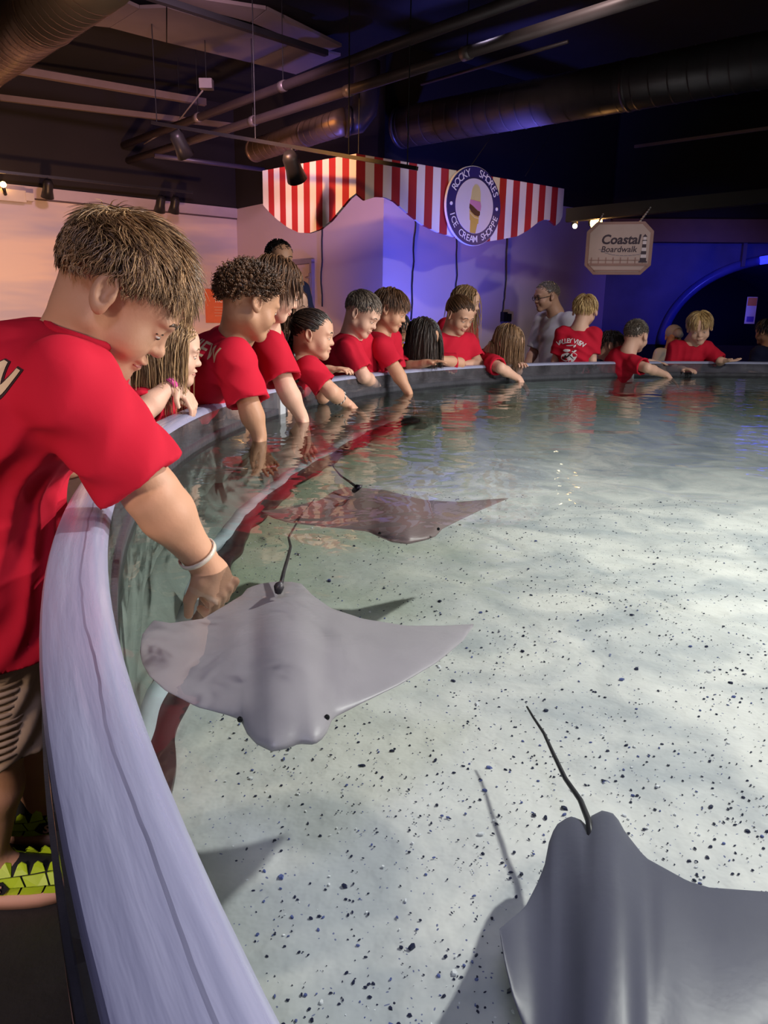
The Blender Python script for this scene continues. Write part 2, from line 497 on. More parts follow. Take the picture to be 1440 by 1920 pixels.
# track on the black wall above the left mural
for px_, py_, lab in ((88, 332, 'black wall spotlight above the mural, leftmost of three'), (300, 362, 'black wall spotlight above the mural, middle of three'), (327, 364, 'black wall spotlight above the mural, nearest the room corner')):
    p = on_plane(px_, py_, CORNER + V * 0.35, V)
    spot_head(p, -V * 0.5 + Vector((0, 0, -1)), 1.3, lab)
a = on_plane(0, 322, CORNER + V * 0.35, V); b = on_plane(335, 358, CORNER + V * 0.35, V)
d = (b - a).normalized()
tag(MB().box((a + b) / 2, ((b - a).length + 0.4, 0.03, 0.03), (d, d.cross(Zv).normalized(), Zv)).build('lighting_track', track_m), 'black lighting track along the dark wall above the mural', 'track')

# emergency light on the left wall
warm_glow = pbr('warm_lit_bulb', (1, 0.7, 0.3), 0.4, emit=(1.0, 0.50, 0.14), es=22)
p = on_plane(22, 367, CORNER + V * 0.08, V)
root = empty('emergency_light', p, 'white emergency light unit with a lit bulb on the left wall', 'light')
MB().box(p, (0.30, 0.1, 0.13), (U, V, Zv)).build('housing', pbr('cream_plastic', (0.6, 0.52, 0.45), 0.4), root, False, p)
MB().box(p + U * 0.19, (0.10, 0.12, 0.09), (U, V, Zv)).build('side_box', pbr('cream_plastic', (0.6, 0.52, 0.45), 0.4), root, False, p)
q = on_plane(6, 346, CORNER + V * 0.2, V)
MB().ball(q, 0.035).build('bulb', warm_glow, root, True, p)
MB().tube([q - Vector((0, 0, 0.03)), p + V * 0.05 - U * 0.08], 0.02, 8).build('bracket', track_m, root, True, p)

# ---------------------------------------------------------------- striped awning of the ice cream stand
AZ = 2.45
A0 = atz(668, 288, AZ); AL = atz(492, 320, AZ); AR = atz(1058, 354, AZ)
red_m = pbr('awning_red', (0.36, 0.018, 0.022), 0.6, var=0.08, vscale=2)
white_m = pbr('awning_white', (0.72, 0.66, 0.62), 0.6, var=0.04, vscale=2)
root = empty('striped_awning', Vector((A0.x, A0.y, AZ)), 'red and white striped awning with a scalloped edge over the stand', 'awning')


def awning_panel(a, b, low, nstripes, first_red):
    d = (b - a); Ln = d.length; d = d.normalized(); n = Vector((d.y, -d.x, 0))
    if n.y > 0: n = -n
    # lower edge, px -> height along the panel plane
    S = []
    for (x, y) in low:
        p = on_plane(x, y, a, n); S.append(((p - a).dot(d), p.z))
    S.sort(); xs = [s[0] for s in S]; zs = [s[1] for s in S]
    sub = 5
    for st in range(nstripes):
        mb = MB(); s0 = Ln * st / nstripes; s1 = Ln * (st + 1) / nstripes
        ss = [s0 + (s1 - s0) * i / sub for i in range(sub + 1)]
        outl = [a + d * s + Vector((0, 0, float(np.interp(s, xs, zs)) - AZ)) for s in ss] + [a + d * s1, a + d * s0]
        mb.prism(outl, -n * 0.03)
        o = mb.build('stripe_panel', red_m if (st % 2 == 0) == first_red else white_m, root, False, root.location)
    return n


low_l = [(492, 383), (505, 398), (520, 412), (540, 427), (560, 436), (580, 437), (600, 430), (620, 414), (640, 390), (655, 372), (668, 362)]
low_r = [(668, 362), (684, 376), (692, 373), (705, 369), (722, 370), (740, 378), (765, 400), (790, 420), (820, 435), (850, 444), (900, 455), (940, 449), (970, 443), (990, 432), (1010, 416), (1020, 412), (1030, 412), (1042, 423), (1050, 416), (1058, 398)]
awning_panel(AL, A0, low_l, 15, False)
nR = awning_panel(A0, AR, low_r, 28, True)
dR = (AR - A0).normalized()
# thin wires holding it up
for (x0, y0, x1, y1) in ((880, 315, 940, 230), (985, 330, 1060, 205), (672, 288, 674, 160)):
    mbw = MB().tube([on_plane(x0, y0, A0, nR), on_plane(x1, y1, A0, nR)], 0.004, 5); mbw.build('hanging_wire', grid_m, root, False, root.location)

# round shop sign
SC_ = on_plane(888, 387, A0 + nR * 0.05, nR)
SD = 0.37
navy_m = pbr('sign_navy', (0.022, 0.016, 0.10), 0.45, var=0.1)
cream_m = pbr('sign_cream', (0.58, 0.52, 0.52), 0.5, var=0.04)
letter_m = pbr('sign_letter_white', (0.75, 0.72, 0.75), 0.5, var=0.03)
root = empty('round_sign', SC_, 'round navy sign with an ice cream cone and white lettering', 'sign')


def sloc(x, y, z=0.0): return SC_ + dR * x + Zv * y + nR * z


def sdisc(name, r, z0, z1, m, cx=0, cy=0):
    MB().prism([sloc(cx + r * math.cos(a), cy + r * math.sin(a), z0) for a in np.linspace(0, 2 * math.pi, 65)[:-1]], nR * (z1 - z0)).build(name, m, root, False, SC_)


sdisc('rim_disc', SD, -0.02, 0.012, navy_m)
sdisc('edge_ring', SD * 1.015, -0.022, 0.004, letter_m)
sdisc('centre_disc', SD * 0.70, 0.012, 0.016, cream_m)
sdisc('dot', SD * 0.045, 0.012, 0.016, letter_m, -SD * 0.85, 0.0)
sdisc('dot', SD * 0.045, 0.012, 0.016, letter_m, SD * 0.85, 0.0)


def arc_text(txt, rad, a_mid, step, size, bottom):
    mb = MB(); n = len(txt)
    for i, ch in enumerate(txt):
        if ch == ' ': continue
        v, f = text_mesh(ch, size, bold=0.006 * size)
        k = (i - (n - 1) / 2)
        a = a_mid - k * step if not bottom else a_mid + k * step
        rot = a - math.pi / 2 if not bottom else a + math.pi / 2
        ca, sa = math.cos(rot), math.sin(rot)
        vs = [sloc(rad * math.cos(a) + (p.x * ca - p.y * sa), rad * math.sin(a) + (p.x * sa + p.y * ca), 0.0155) for p in v]
        mb.add(vs, f)
    return mb.build('lettering', letter_m, root, False, SC_)


arc_text('ROCKY  SHORES', SD * 0.85, math.radians(88), math.radians(10.4), SD * 0.27, False)
arc_text('ICE CREAM SHOPPE', SD * 0.85, math.radians(-90), math.radians(9.6), SD * 0.25, True)
# ice cream cone of flat pieces
sx = SD / 0.72


def piece(name, pts, m, z=0.018):
    P = [sloc(x * SD, y * SD, 0.016) for x, y in pts]
    MB().prism(P, nR * (z - 0.016)).build(name, m, root, False, SC_)


def arcp(cx, cy, rx, ry, a0, a1, n=14): return [(cx + rx * math.cos(math.radians(a)), cy + ry * math.sin(math.radians(a))) for a in np.linspace(a0, a1, n)]


vanilla = pbr('cone_vanilla', (0.55, 0.47, 0.18), 0.5); pinkm = pbr('cone_pink', (0.50, 0.19, 0.30), 0.5)
choc = pbr('cone_chocolate', (0.075, 0.025, 0.012), 0.5); wafer = pbr('cone_wafer', (0.50, 0.33, 0.06), 0.5); wafer2 = pbr('cone_wafer_light', (0.62, 0.47, 0.2), 0.5)
piece('vanilla_scoop', arcp(0.03, 0.28, 0.17, 0.27, 0, 180) + [(-0.17, 0.10), (0.21, 0.06)], vanilla)
piece('pink_scoop', [(-0.17, 0.16), (0.20, 0.13), (0.235, 0.02), (0.22, -0.10), (0.10, -0.09), (-0.08, 0.01), (-0.19, 0.04)], pinkm, 0.019)
piece('chocolate_scoop', [(-0.19, 0.05), (-0.08, 0.0), (0.10, -0.10), (0.20, -0.12), (0.20, -0.21), (0.15, -0.25), (0.02, -0.23), (-0.12, -0.15), (-0.20, -0.06)], choc, 0.0195)
piece('wafer_rim', [(-0.19, -0.10), (-0.10, -0.17), (0.02, -0.235), (0.17, -0.255), (0.155, -0.44), (-0.04, -0.44), (-0.17, -0.36)], wafer, 0.0185)
piece('wafer_band', [(-0.18, -0.15), (-0.09, -0.215), (0.02, -0.275), (0.165, -0.29), (0.164, -0.315), (0.01, -0.30), (-0.1, -0.24), (-0.18, -0.18)], wafer2, 0.0195)
piece('wafer_stem', [(-0.145, -0.38), (0.125, -0.44), (0.06, -0.697), (-0.145, -0.685)], wafer, 0.0182)

# cords hanging down the shop walls
cord_m = pbr('black_cord', (0.008, 0.008, 0.012), 0.5)
for (xs, plane_p, plane_n, lab, yb) in (
        ([(603, 420), (604, 470), (602, 520), (604, 575)], CORNER - U * 0.02, U, 'black cord hanging down the mauve wall beside the door', 575),
        ([(779, 410), (776, 470), (774, 520), (771, 600)], BOXC + V * 0.02, V, 'black cord on the bright blue part of the wall', 600),
        ([(855, 440), (857, 500), (855, 540), (856, 600)], BOXC + V * 0.02, V, 'black cord hanging below the round shop sign', 600),
        ([(950, 430), (949, 500), (946, 560), (940, 592)], BOXC + V * 0.02, V, 'black cord leading down to the wall plug', 592)):
    P = [on_plane(x, y, plane_p, plane_n) for x, y in xs]
    Q = []
    for i in range(len(P) - 1):
        for t in range(5): Q.append(P[i].lerp(P[i + 1], t / 5) + Vector((0, 0, 0)) + (U if plane_n == V else V) * 0.008 * math.sin(i * 5 + t * 1.3))
    Q.append(P[-1])
    o = MB().tube(Q, 0.009, 6).build('power_cord', cord_m, None, True); tag(o, lab, 'cord')
p = on_plane(945, 594, BOXC + V * 0.04, V)
root = empty('wall_plug', p, 'black plug box on the dark wall at the end of a cord', 'plug')
MB().box(p, (0.07, 0.06, 0.12), (U, V, Zv)).build('plug_box', cord_m, root, False, p)
MB().box(p + U * 0.09 - Zv * 0.01, (0.05, 0.05, 0.10), (U, V, Zv)).build('adapter', cord_m, root, False, p)

# door in the mauve wall
dl = on_plane(556, 495, CORNER, U); dr_ = on_plane(588, 495, CORNER, U)
wdir = V
s0 = (dl - CORNER).dot(V); s1 = (dr_ - CORNER).dot(V); s0 = s1 - 0.85
root = empty('door_1', CORNER + V * (s0 + s1) / 2 + Vector((0, 0, FLOOR_Z))); tag(root, kind='structure')
ztop = on_plane(588, 490, CORNER, U).z
door_m = pbr('door_mauve', (0.46, 0.36, 0.42), 0.45, var=0.05); frame_m = pbr('door_frame_grey', (0.22, 0.18, 0.24), 0.5)
c = CORNER + V * (s0 + s1) / 2 - U * 0.01; c.z = (FLOOR_Z + ztop) / 2
MB().box(c, (s1 - s0 - 0.08, 0.03, ztop - FLOOR_Z - 0.06), (V, U, Zv)).build('door_leaf', door_m, root, False, root.location)
for s in (s0, s1):
    c2 = CORNER + V * s - U * 0.02; c2.z = (FLOOR_Z + ztop) / 2
    MB().box(c2, (0.05, 0.06, ztop - FLOOR_Z), (V, U, Zv)).build('door_jamb', frame_m, root, False, root.location)
c2 = CORNER + V * (s0 + s1) / 2 - U * 0.02; c2.z = ztop
MB().box(c2, (s1 - s0 + 0.05, 0.06, 0.05), (V, U, Zv)).build('door_head', frame_m, root, False, root.location)
h = on_plane(581, 520, CORNER - U * 0.05, U)
MB().tube([h, h - V * 0.10], 0.011, 8).build('handle', frame_m, root, True, root.location)
MB().box(h - Zv * 0.04, (0.04, 0.02, 0.18), (V, U, Zv)).build('handle_plate', frame_m, root, False, root.location)

# orange poster on the left wall
pp = on_plane(415, 574, CORNER + V * 0.01, V)
root = empty('poster', pp, 'orange poster with white lettering on the left wall', 'poster')
ph = (on_plane(415, 543, CORNER, V).z - on_plane(415, 606, CORNER, V).z)
MB().box(pp, (0.5, 0.012, ph), (U, V, Zv)).build('sheet', pbr('poster_orange', (0.72, 0.16, 0.06), 0.6), root, False, pp)
pl = on_plane(401, 553, CORNER + V * 0.02, V)
mbt = MB()
for i in range(2):
    v, f = text_mesh('TIC', 0.085, bold=0.002, align='LEFT')
    mbt.add([pl + U * q.x + Zv * (q.y - i * 0.075) for q in v], f)
mbt.build('lettering', pbr('poster_white', (0.8, 0.7, 0.6), 0.6), root, False, pp)
mbt = MB()
for i in range(4):
    mbt.box(pl + U * 0.07 + Zv * (-0.17 - i * 0.04), (0.15 - 0.02 * (i % 2), 0.003, 0.007), (U, V, Zv))
mbt.build('small_print', pbr('poster_pale', (0.75, 0.45, 0.3), 0.6), root, False, pp)

# ---------------------------------------------------------------- blue aquarium tunnel on the right
blue_m = pbr('deep_blue_rockwork', (0.07, 0.08, 0.26), 0.6, var=0.5, vscale=2.2, bump=0.6, bscale=5)
def tp(px, py, off=0.0): return on_plane(px, py, TUN_A + TUN_N * off, TUN_N)
zt = tp(1300, 455).z
arch_c = tp(1452, 650); arch_r = (tp(1452, 650) - tp(1238, 650)).length
arch_h = tp(1452, 485).z - arch_c.z
# wall with an arched opening, built as a ring of quads around the arch
mb = MB(); n = 40; outer = []; inner = []
x0 = -(arch_c - TUN_A).dot(TUN_D); x1 = 7.5 + x0
for i in range(n + 1):
    a = math.pi * i / n
    inner.append((math.cos(a) * arch_r, math.sin(a) * arch_h))
    x = max(x0, min(x1, math.cos(a) * 6.0)); outer.append(None)
base_z = arch_c.z; top_h = zt - base_z
for i in range(n + 1):
    ix, iz = inner[i]; a = math.pi * i / n
    c_, s_ = math.cos(a), math.sin(a)
    t = 1e9
    if c_ > 1e-6: t = min(t, x1 / c_)
    if c_ < -1e-6: t = min(t, x0 / c_)
    if s_ > 1e-6: t = min(t, top_h / s_)
    outer[i] = (c_ * t, s_ * t)
def T2(x, z, off=0): p = arch_c + TUN_D * x + TUN_N * off; p.z = base_z + z; return p
for i in range(n):
    q = [T2(*inner[i]), T2(*outer[i]), T2(*outer[i + 1]), T2(*inner[i + 1])]
    mb.prism(q, -TUN_N * 0.25)
tag(mb.build('wall_tunnel', blue_m), kind='structure')
tag(MB().box(arch_c + TUN_D * (x0 + x1) / 2 - TUN_N * 0.12 + Zv * ((FLOOR_Z - base_z) / 2), (7.5, 0.25, base_z - FLOOR_Z), (TUN_D, TUN_N, Zv)).build('wall_tunnel_base', black), kind='structure')
hb = T2((x0 + x1) / 2, top_h + 0.14, 0.06)
tag(MB().box(hb, (7.5, 0.3, 0.30), (TUN_D, TUN_N, Zv)).build('trim_3', pbr('brown_header_paint', (0.16, 0.09, 0.06), 0.6, var=0.15)), kind='structure')
zz = (CEIL + T2(0, top_h + 0.29).z) / 2
hb2 = T2((x0 + x1) / 2, 0); hb2.z = zz
tag(MB().box(hb2, (7.5, 0.25, CEIL - T2(0, top_h + 0.29).z), (TUN_D, TUN_N, Zv)).build('wall_tunnel_upper', black), kind='structure')
# tunnel interior: barrel vault of dark blue acrylic with a rib at the mouth
mb = MB()
prof = [(math.cos(math.pi * i / n) * arch_r, math.sin(math.pi * i / n) * arch_h) for i in range(n + 1)]
for i in range(n):
    q = [T2(*prof[i], -0.2), T2(*prof[i + 1], -0.2), T2(*prof[i + 1], -4.0), T2(*prof[i], -4.0)]
    mb.prism(q, (Vector((0, 0, 1)) * 0.02))
tag(mb.build('wall_tunnel_vault', pbr('tunnel_vault_blue', (0.03, 0.035, 0.12), 0.3, var=0.5, vscale=1.5)), kind='structure')
tag(MB().box(T2(0, 0.4, -4.05), (arch_r * 2.4, 0.1, 3.6), (TUN_D, TUN_N, Zv)).build('wall_tunnel_end', pbr('tunnel_end_black', (0.006, 0.008, 0.03), 0.5)), kind='structure')
rib = empty('tunnel_arch', T2(0, 0), 'blue lit arch framing the mouth of the aquarium tunnel', 'arch')
MB().tube([T2(x, z, 0.03) for x, z in prof], 0.065, 12).build('arch_tube', pbr('arch_blue_acrylic', (0.07, 0.09, 0.42), 0.25, var=0.2), rib, True, rib.location)
lit = [T2(math.cos(a) * arch_r, math.sin(a) * arch_h, 0.10) for a in np.linspace(math.radians(70), math.radians(104), 12)]
MB().tube(lit, 0.055, 10).build('lit_strip', pbr('blue_led_strip', (0.05, 0.05, 1), 0.4, emit=(0.03, 0.04, 1.0), es=1.5), rib, True, rib.location)
a_, b_ = tp(1393, 500, 0.1), tp(1397, 455, 0.1)
MB().box((a_ + b_) / 2, (0.05, 0.05, (b_ - a_).length), (TUN_D, TUN_N, Zv)).build('hanger_post', pbr('post_blue_grey', (0.10, 0.09, 0.2), 0.5), rib, False, rib.location)
# lit notice inside the tunnel
q = tp(1408, 582, -0.5)
root = empty('lit_notice', q, 'small lit orange and white notice inside the dark tunnel', 'notice')
hh = (tp(1408, 558, -0.5) - tp(1408, 608, -0.5)).length
MB().box(q, (0.14, 0.02, hh), (TUN_D, TUN_N, Zv)).build('board', pbr('notice_board', (0.75, 0.62, 0.55), 0.5), root, False, q)
MB().box(q + Zv * hh * 0.32 + TUN_N * 0.012, (0.13, 0.004, hh * 0.3), (TUN_D, TUN_N, Zv)).build('heading_block', pbr('notice_orange', (0.8, 0.25, 0.06), 0.5), root, False, q)
MB().box(q - Zv * hh * 0.33 + TUN_N * 0.012, (0.1, 0.004, hh * 0.2), (TUN_D, TUN_N, Zv)).build('picture_block', pbr('notice_violet', (0.14, 0.08, 0.4), 0.5), root, False, q)
spot('notice_light', q + TUN_N * 0.45 + Zv * 0.7, q, 7, (1.0, 0.6, 0.3), 40, 0.8, 0.03)

# hanging wooden sign
HS = at(1160, 466, 7.6)
hd = Vector((0.97, -0.243, 0)).normalized(); hn = Vector((-0.243, -0.97, 0)).normalized()
root = empty('hanging_sign', HS, 'eight-sided wooden hanging sign with a lighthouse and dark lettering', 'sign')
hw, hh, cut = 0.30, 0.235, 0.085
def oct_(k, w=hw, h=hh, c=cut): return [(-w * k, -(h - c) * k), (-(w - c) * k, -h * k), ((w - c) * k, -h * k), (w * k, -(h - c) * k), (w * k, (h - c) * k), ((w - c) * k, h * k), (-(w - c) * k, h * k), (-w * k, (h - c) * k)]
def hp(x, y, z=0.0): return HS + hd * x + Zv * y + hn * z
wood = pbr('sign_wood_frame', (0.34, 0.2, 0.18), 0.5, var=0.15, vscale=12); board = pbr('sign_board_pink', (0.50, 0.38, 0.36), 0.55, var=0.08)
MB().prism([hp(x, y, -0.02) for x, y in oct_(1)], hn * 0.035).build('frame_board', wood, root, False, HS)
MB().prism([hp(x, y, 0.015) for x, y in oct_(0.9)], hn * 0.004).build('face_panel', board, root, False, HS)
mb = MB(); mb.box(hp(0, -0.145, 0.021), (0.53, 0.004, 0.022), (hd, hn, Zv)); mb.box(hp(0, -0.198, 0.021), (0.42, 0.004, 0.012), (hd, hn, Zv))
for i in range(8): mb.box(hp(-0.24 + i * 0.066, -0.108, 0.021), (0.010, 0.004, 0.055), (hd, hn, Zv))
mb.box(hp(-0.01, -0.105, 0.0215), (0.5, 0.003, 0.006), (hd, hn, Zv))
mb.build('painted_railing', wood, root, False, HS)
darkl = pbr('sign_lettering_dark', (0.05, 0.03, 0.05), 0.5)
mb = MB()
v, f = text_mesh('Coastal', 0.115, shear=0.15, bold=0.0035); mb.add([hp(p.x + 0.01, p.y + 0.075, 0.021) for p in v], f)
v, f = text_mesh('Boardwalk', 0.075, shear=0.15, bold=0.001); mb.add([hp(p.x + 0.0, p.y - 0.01, 0.021) for p in v], f)
mb.build('lettering', darkl, root, False, HS)
mb = MB()
for i in range(14):
    t0 = math.radians(200 + i * 9)
    mb.box(hp(0.06 + 0.24 * math.cos(t0), 0.02 + 0.085 * math.sin(t0), 0.021), (0.03, 0.003, 0.005), (hd, hn, Zv))
mb.build('painted_wave', pbr('sign_wave_grey', (0.28, 0.24, 0.3), 0.5), root, False, HS)
mb = MB(); lx = 0.225; bands = [(0.115, 0.016, 0.03), (0.09, 0.02, 0.02), (0.068, 0.026, 0.012)]
lw = pbr('lighthouse_white', (0.7, 0.62, 0.68), 0.5)
mbw = MB()
zb = [0.05, 0.02, -0.01, -0.04, -0.07, -0.10]
for i in range(6):
    (mbw if i % 2 == 0 else mb).box(hp(lx, zb[i], 0.0215), (0.030 + 0.005 * i, 0.004, 0.03), (hd, hn, Zv))
mb.prism([hp(lx - 0.022, 0.10, 0.019), hp(lx + 0.022, 0.10, 0.019), hp(lx, 0.125, 0.019)], hn * 0.004)
mb.box(hp(lx, 0.068, 0.0215), (0.04, 0.004, 0.010), (hd, hn, Zv)); mbw.box(hp(lx, 0.086, 0.0215), (0.024, 0.004, 0.026), (hd, hn, Zv))
mb.box(hp(lx, -0.12, 0.0215), (0.075, 0.004, 0.012), (hd, hn, Zv))
mb.build('painted_lighthouse_bands', darkl, root, False, HS); mbw.build('painted_lighthouse_tower', lw, root, False, HS)
# chain
ca_, cb_ = hp(0.17, hh), at(1222, 386, 7.72)
mb = MB(); k = 14
for i in range(k):
    p0 = ca_.lerp(cb_, i / k); p1 = ca_.lerp(cb_, (i + 0.8) / k)
    mb.tube([p0, p1], 0.007 if i % 2 else 0.011, 6)
mb.build('chain', pbr('chain_metal', (0.45, 0.4, 0.4), 0.35, metal=0.7), root, True, HS)
ca2, cb2 = hp(-0.2, hh), hp(-0.14, hh + 0.16, -0.35)
mb = MB()
for i in range(k): mb.tube([ca2.lerp(cb2, i / k), ca2.lerp(cb2, (i + .8) / k)], 0.006 if i % 2 else 0.01, 6)
mb.build('chain', pbr('chain_metal', (0.45, 0.4, 0.4), 0.35, metal=0.7), root, True, HS)
# the glowing orange lamp behind it and a smaller pale one
LP = at(1118, 418, 8.2)
root = empty('flood_lamp', LP + Vector((0, 0.1, 0.2)), 'brightly glowing orange flood lamp above the hanging sign', 'lamp')
MB().ball(LP, (0.062, 0.06, 0.065)).build('bulb', pbr('orange_lit_bulb', (1, .6, .2), 0.4, emit=(1.0, 0.52, 0.13), es=16), root, True, root.location)
MB().tube([LP + Vector((0, 0.05, 0.02)), LP + Vector((0, 0.16, 0.1))], [0.07, 0.045], 14).build('lamp_can', track_m, root, True, root.location)
MB().tube([LP + Vector((0, 0.14, 0.08)), LP + Vector((0, 0.0, 0.12)), at(1118, 402, 7.95)], 0.014, 8).build('arm', track_m, root, True, root.location)
point('flood_lamp_light', LP + Vector((0, -0.12, 0)), 9, (1.0, 0.5, 0.15), 0.06)
L2 = at(1078, 424, 8.2)
root = empty('flood_lamp', L2 + Vector((0, 0.1, 0.2)), 'small pale lamp left of the glowing orange flood lamp', 'lamp')
MB().ball(L2, (0.024, 0.024, 0.024)).build('bulb', pbr('pale_lit_bulb', (1, .95, .8), 0.4, emit=(1.0, 0.85, 0.55), es=9), root, True, root.location)
MB().tube([L2 + Vector((0, 0.02, 0.02)), L2 + Vector((0.01, 0.08, 0.12))], [0.035, 0.025], 12).build('lamp_can', track_m, root, True, root.location)
MB().tube([L2 + Vector((0.01, 0.06, 0.1)), at(1079, 402, 8.0)], 0.01, 8).build('arm', track_m, root, True, root.location)
# ---------------------------------------------------------------- the touch pool
PC = Vector((3.279, 2.256, 0)); PR = 3.936; PT = 0.073
RIM = 0.75; WATER = 0.64; SAND = 0.30
def rim_pt(deg, r=PR, z=RIM): a = math.radians(deg); return Vector((PC.x + r * math.cos(a), PC.y + r * math.sin(a), z))

acrylic = clear_mat('clear_acrylic', 1.49, (0.86, 0.88, 0.90), 0.04, 0.13, (0.42, 0.40, 0.46), [(22, 0.002, (1, 1, 1), 0.3)])


def frosted_mat():
    """acrylic edge: streaks of wear and of white sheen put into the colour"""
    m, nt, N, L = new_mat('streaked_acrylic_edge')
    out = N.new('ShaderNodeOutputMaterial'); b = N.new('ShaderNodeBsdfPrincipled'); L.new(b.outputs[0], out.inputs[0])
    at_ = N.new('ShaderNodeAttribute'); at_.attribute_name = 'rimuv'
    mp = N.new('ShaderNodeMapping'); mp.inputs['Scale'].default_value = (0.9, 26.0, 1.0); L.new(at_.outputs['Vector'], mp.inputs[0])
    no = N.new('ShaderNodeTexNoise'); no.inputs['Scale'].default_value = 2.2; no.inputs['Detail'].default_value = 6; no.inputs['Roughness'].default_value = 0.6
    L.new(mp.outputs[0], no.inputs['Vector'])
    cr = N.new('ShaderNodeValToRGB'); e = cr.color_ramp.elements
    e[0].position = 0.33; e[0].color = (0.22, 0.23, 0.35, 1); e[1].position = 0.68; e[1].color = (0.34, 0.35, 0.49, 1)
    L.new(no.outputs[0], cr.inputs[0])
    # a dark line running round near the inner edge
    sx_ = N.new('ShaderNodeSeparateXYZ'); L.new(at_.outputs['Vector'], sx_.inputs[0])
    n4 = N.new('ShaderNodeTexNoise'); n4.noise_dimensions = '1D'; n4.inputs['Scale'].default_value = 3.5; n4.inputs['Detail'].default_value = 3; L.new(sx_.outputs['X'], n4.inputs['W'])
    m5 = N.new('ShaderNodeMath'); m5.operation = 'MULTIPLY_ADD'; m5.inputs[1].default_value = 0.014; L.new(n4.outputs[0], m5.inputs[0]); L.new(sx_.outputs['Y'], m5.inputs[2])
    m6 = N.new('ShaderNodeMath'); m6.operation = 'COMPARE'; m6.inputs[1].default_value = -0.46 + 0.0365; m6.inputs[2].default_value = 0.0013; L.new(m5.outputs[0], m6.inputs[0])
    m7 = N.new('ShaderNodeMath'); m7.operation = 'MULTIPLY'; L.new(m6.outputs[0], m7.inputs[0]); L.new(n4.outputs[0], m7.inputs[1])
    dk = N.new('ShaderNodeMix'); dk.data_type = 'RGBA'; L.new(m7.outputs[0], dk.inputs[0]); L.new(cr.outputs[0], dk.inputs[6]); dk.inputs[7].default_value = (0.04, 0.04, 0.08, 1)
    L.new(dk.outputs[2], b.inputs['Base Color'])
    r2 = N.new('ShaderNodeMapRange'); r2.inputs[1].default_value = 0.3; r2.inputs[2].default_value = 0.7; r2.inputs[3].default_value = 0.42; r2.inputs[4].default_value = 0.14
    L.new(no.outputs[0], r2.inputs[0]); L.new(r2.outputs[0], b.inputs['Roughness'])
    b.inputs['Specular IOR Level'].default_value = 0.7
    m2 = N.new('ShaderNodeMapping'); m2.inputs['Scale'].default_value = (3, 30, 1); L.new(at_.outputs['Vector'], m2.inputs[0])
    n2 = N.new('ShaderNodeTexNoise'); n2.inputs['Scale'].default_value = 3; n2.inputs['Detail'].default_value = 3; L.new(m2.outputs[0], n2.inputs['Vector'])
    bp = N.new('ShaderNodeBump'); bp.inputs['Strength'].default_value = 0.25; bp.inputs['Distance'].default_value = 0.004
    L.new(n2.outputs[0], bp.inputs['Height']); L.new(bp.outputs[0], b.inputs['Normal'])
    return m


edge_m = frosted_mat()
pool = empty('touch_pool', (PC.x, PC.y, FLOOR_Z), 'large round touch pool with clear acrylic rim and pale bottom', 'touch pool')
WZT = ([60, 110, 140, 150, 160, 172, 185, 195, 205, 230], [0.52, 0.52, 0.50, 0.475, 0.40, 0.355, 0.325, 0.29, 0.26, 0.26])
def wall_z(deg): return float(np.interp(deg % 360, WZT[0], WZT[1]))
def sand_z(x, y):
    r = math.hypot(x - PC.x, y - PC.y); t = min(1, max(0, (r - (RI - 1.5)) / 1.45)); t = t * t
    wz = wall_z(math.degrees(math.atan2(y - PC.y, x - PC.x)))
    return SAND + (wz - SAND) * t + 0.008 * math.sin(x * 5 + 1.7 * math.sin(y * 3)) + 0.006 * math.sin(y * 7 + 2 * math.sin(x * 4)) - 0.006
RI = PR - PT
PB = 0.665                                  # bottom of the clear panels
lip_m = pbr('dark_wet_concrete_lip', (0.045, 0.045, 0.055), 0.35, var=0.5, vscale=14, bump=0.3, bscale=40)
inner_m = pbr('green_grey_pool_wall', (0.26, 0.31, 0.28), 0.6, var=0.35, vscale=7, bump=0.2, bscale=30)
brown_m = pbr('brown_wood_cladding', (0.085, 0.035, 0.028), 0.5, var=0.35, vscale=3, stretch=(1, 1, 8), bump=0.1)
edge_brown = pbr('worn_brown_edge', (0.30, 0.17, 0.13), 0.55, var=0.3, vscale=25)


def wavy_ring(name, prof, mat, wob=0.0, n=360, seed=0, arc=None, follow=False):
    rnd = random.Random(seed); ph = [rnd.uniform(0, 6.28) for _ in range(6)]
    mb = MB(); a_0, a_1 = (0, 2 * math.pi) if arc is None else (math.radians(arc[0]), math.radians(arc[1]))
    mb.ring((PC.x, PC.y), prof, a_0, a_1, n, closed=arc is None)
    if wob:
        k = len(prof)
        for i in range(n if arc is None else n + 1):
            a = a_0 + (a_1 - a_0) * i / n
            w = wob * (math.sin(a * 41 + ph[0]) + 0.7 * math.sin(a * 77 + ph[1]) + 0.5 * math.sin(a * 131 + ph[2]))
            for q in range(k):
                x, y, z = mb.v[i * k + q]; r = math.hypot(x - PC.x, y - PC.y) + w
                if follow:
                    tt = min(1, max(0, (math.degrees(a) - 189) / 11)); r = min(r + 0.09 * tt * tt * (3 - 2 * tt), RI + 0.012)
                mb.v[i * k + q] = (PC.x + r * math.cos(a), PC.y + r * math.sin(a), z + w * 0.3 + (wall_z(math.degrees(a)) - SAND if follow else 0))
    return mb.build(name, mat, pool, True, pool.location)


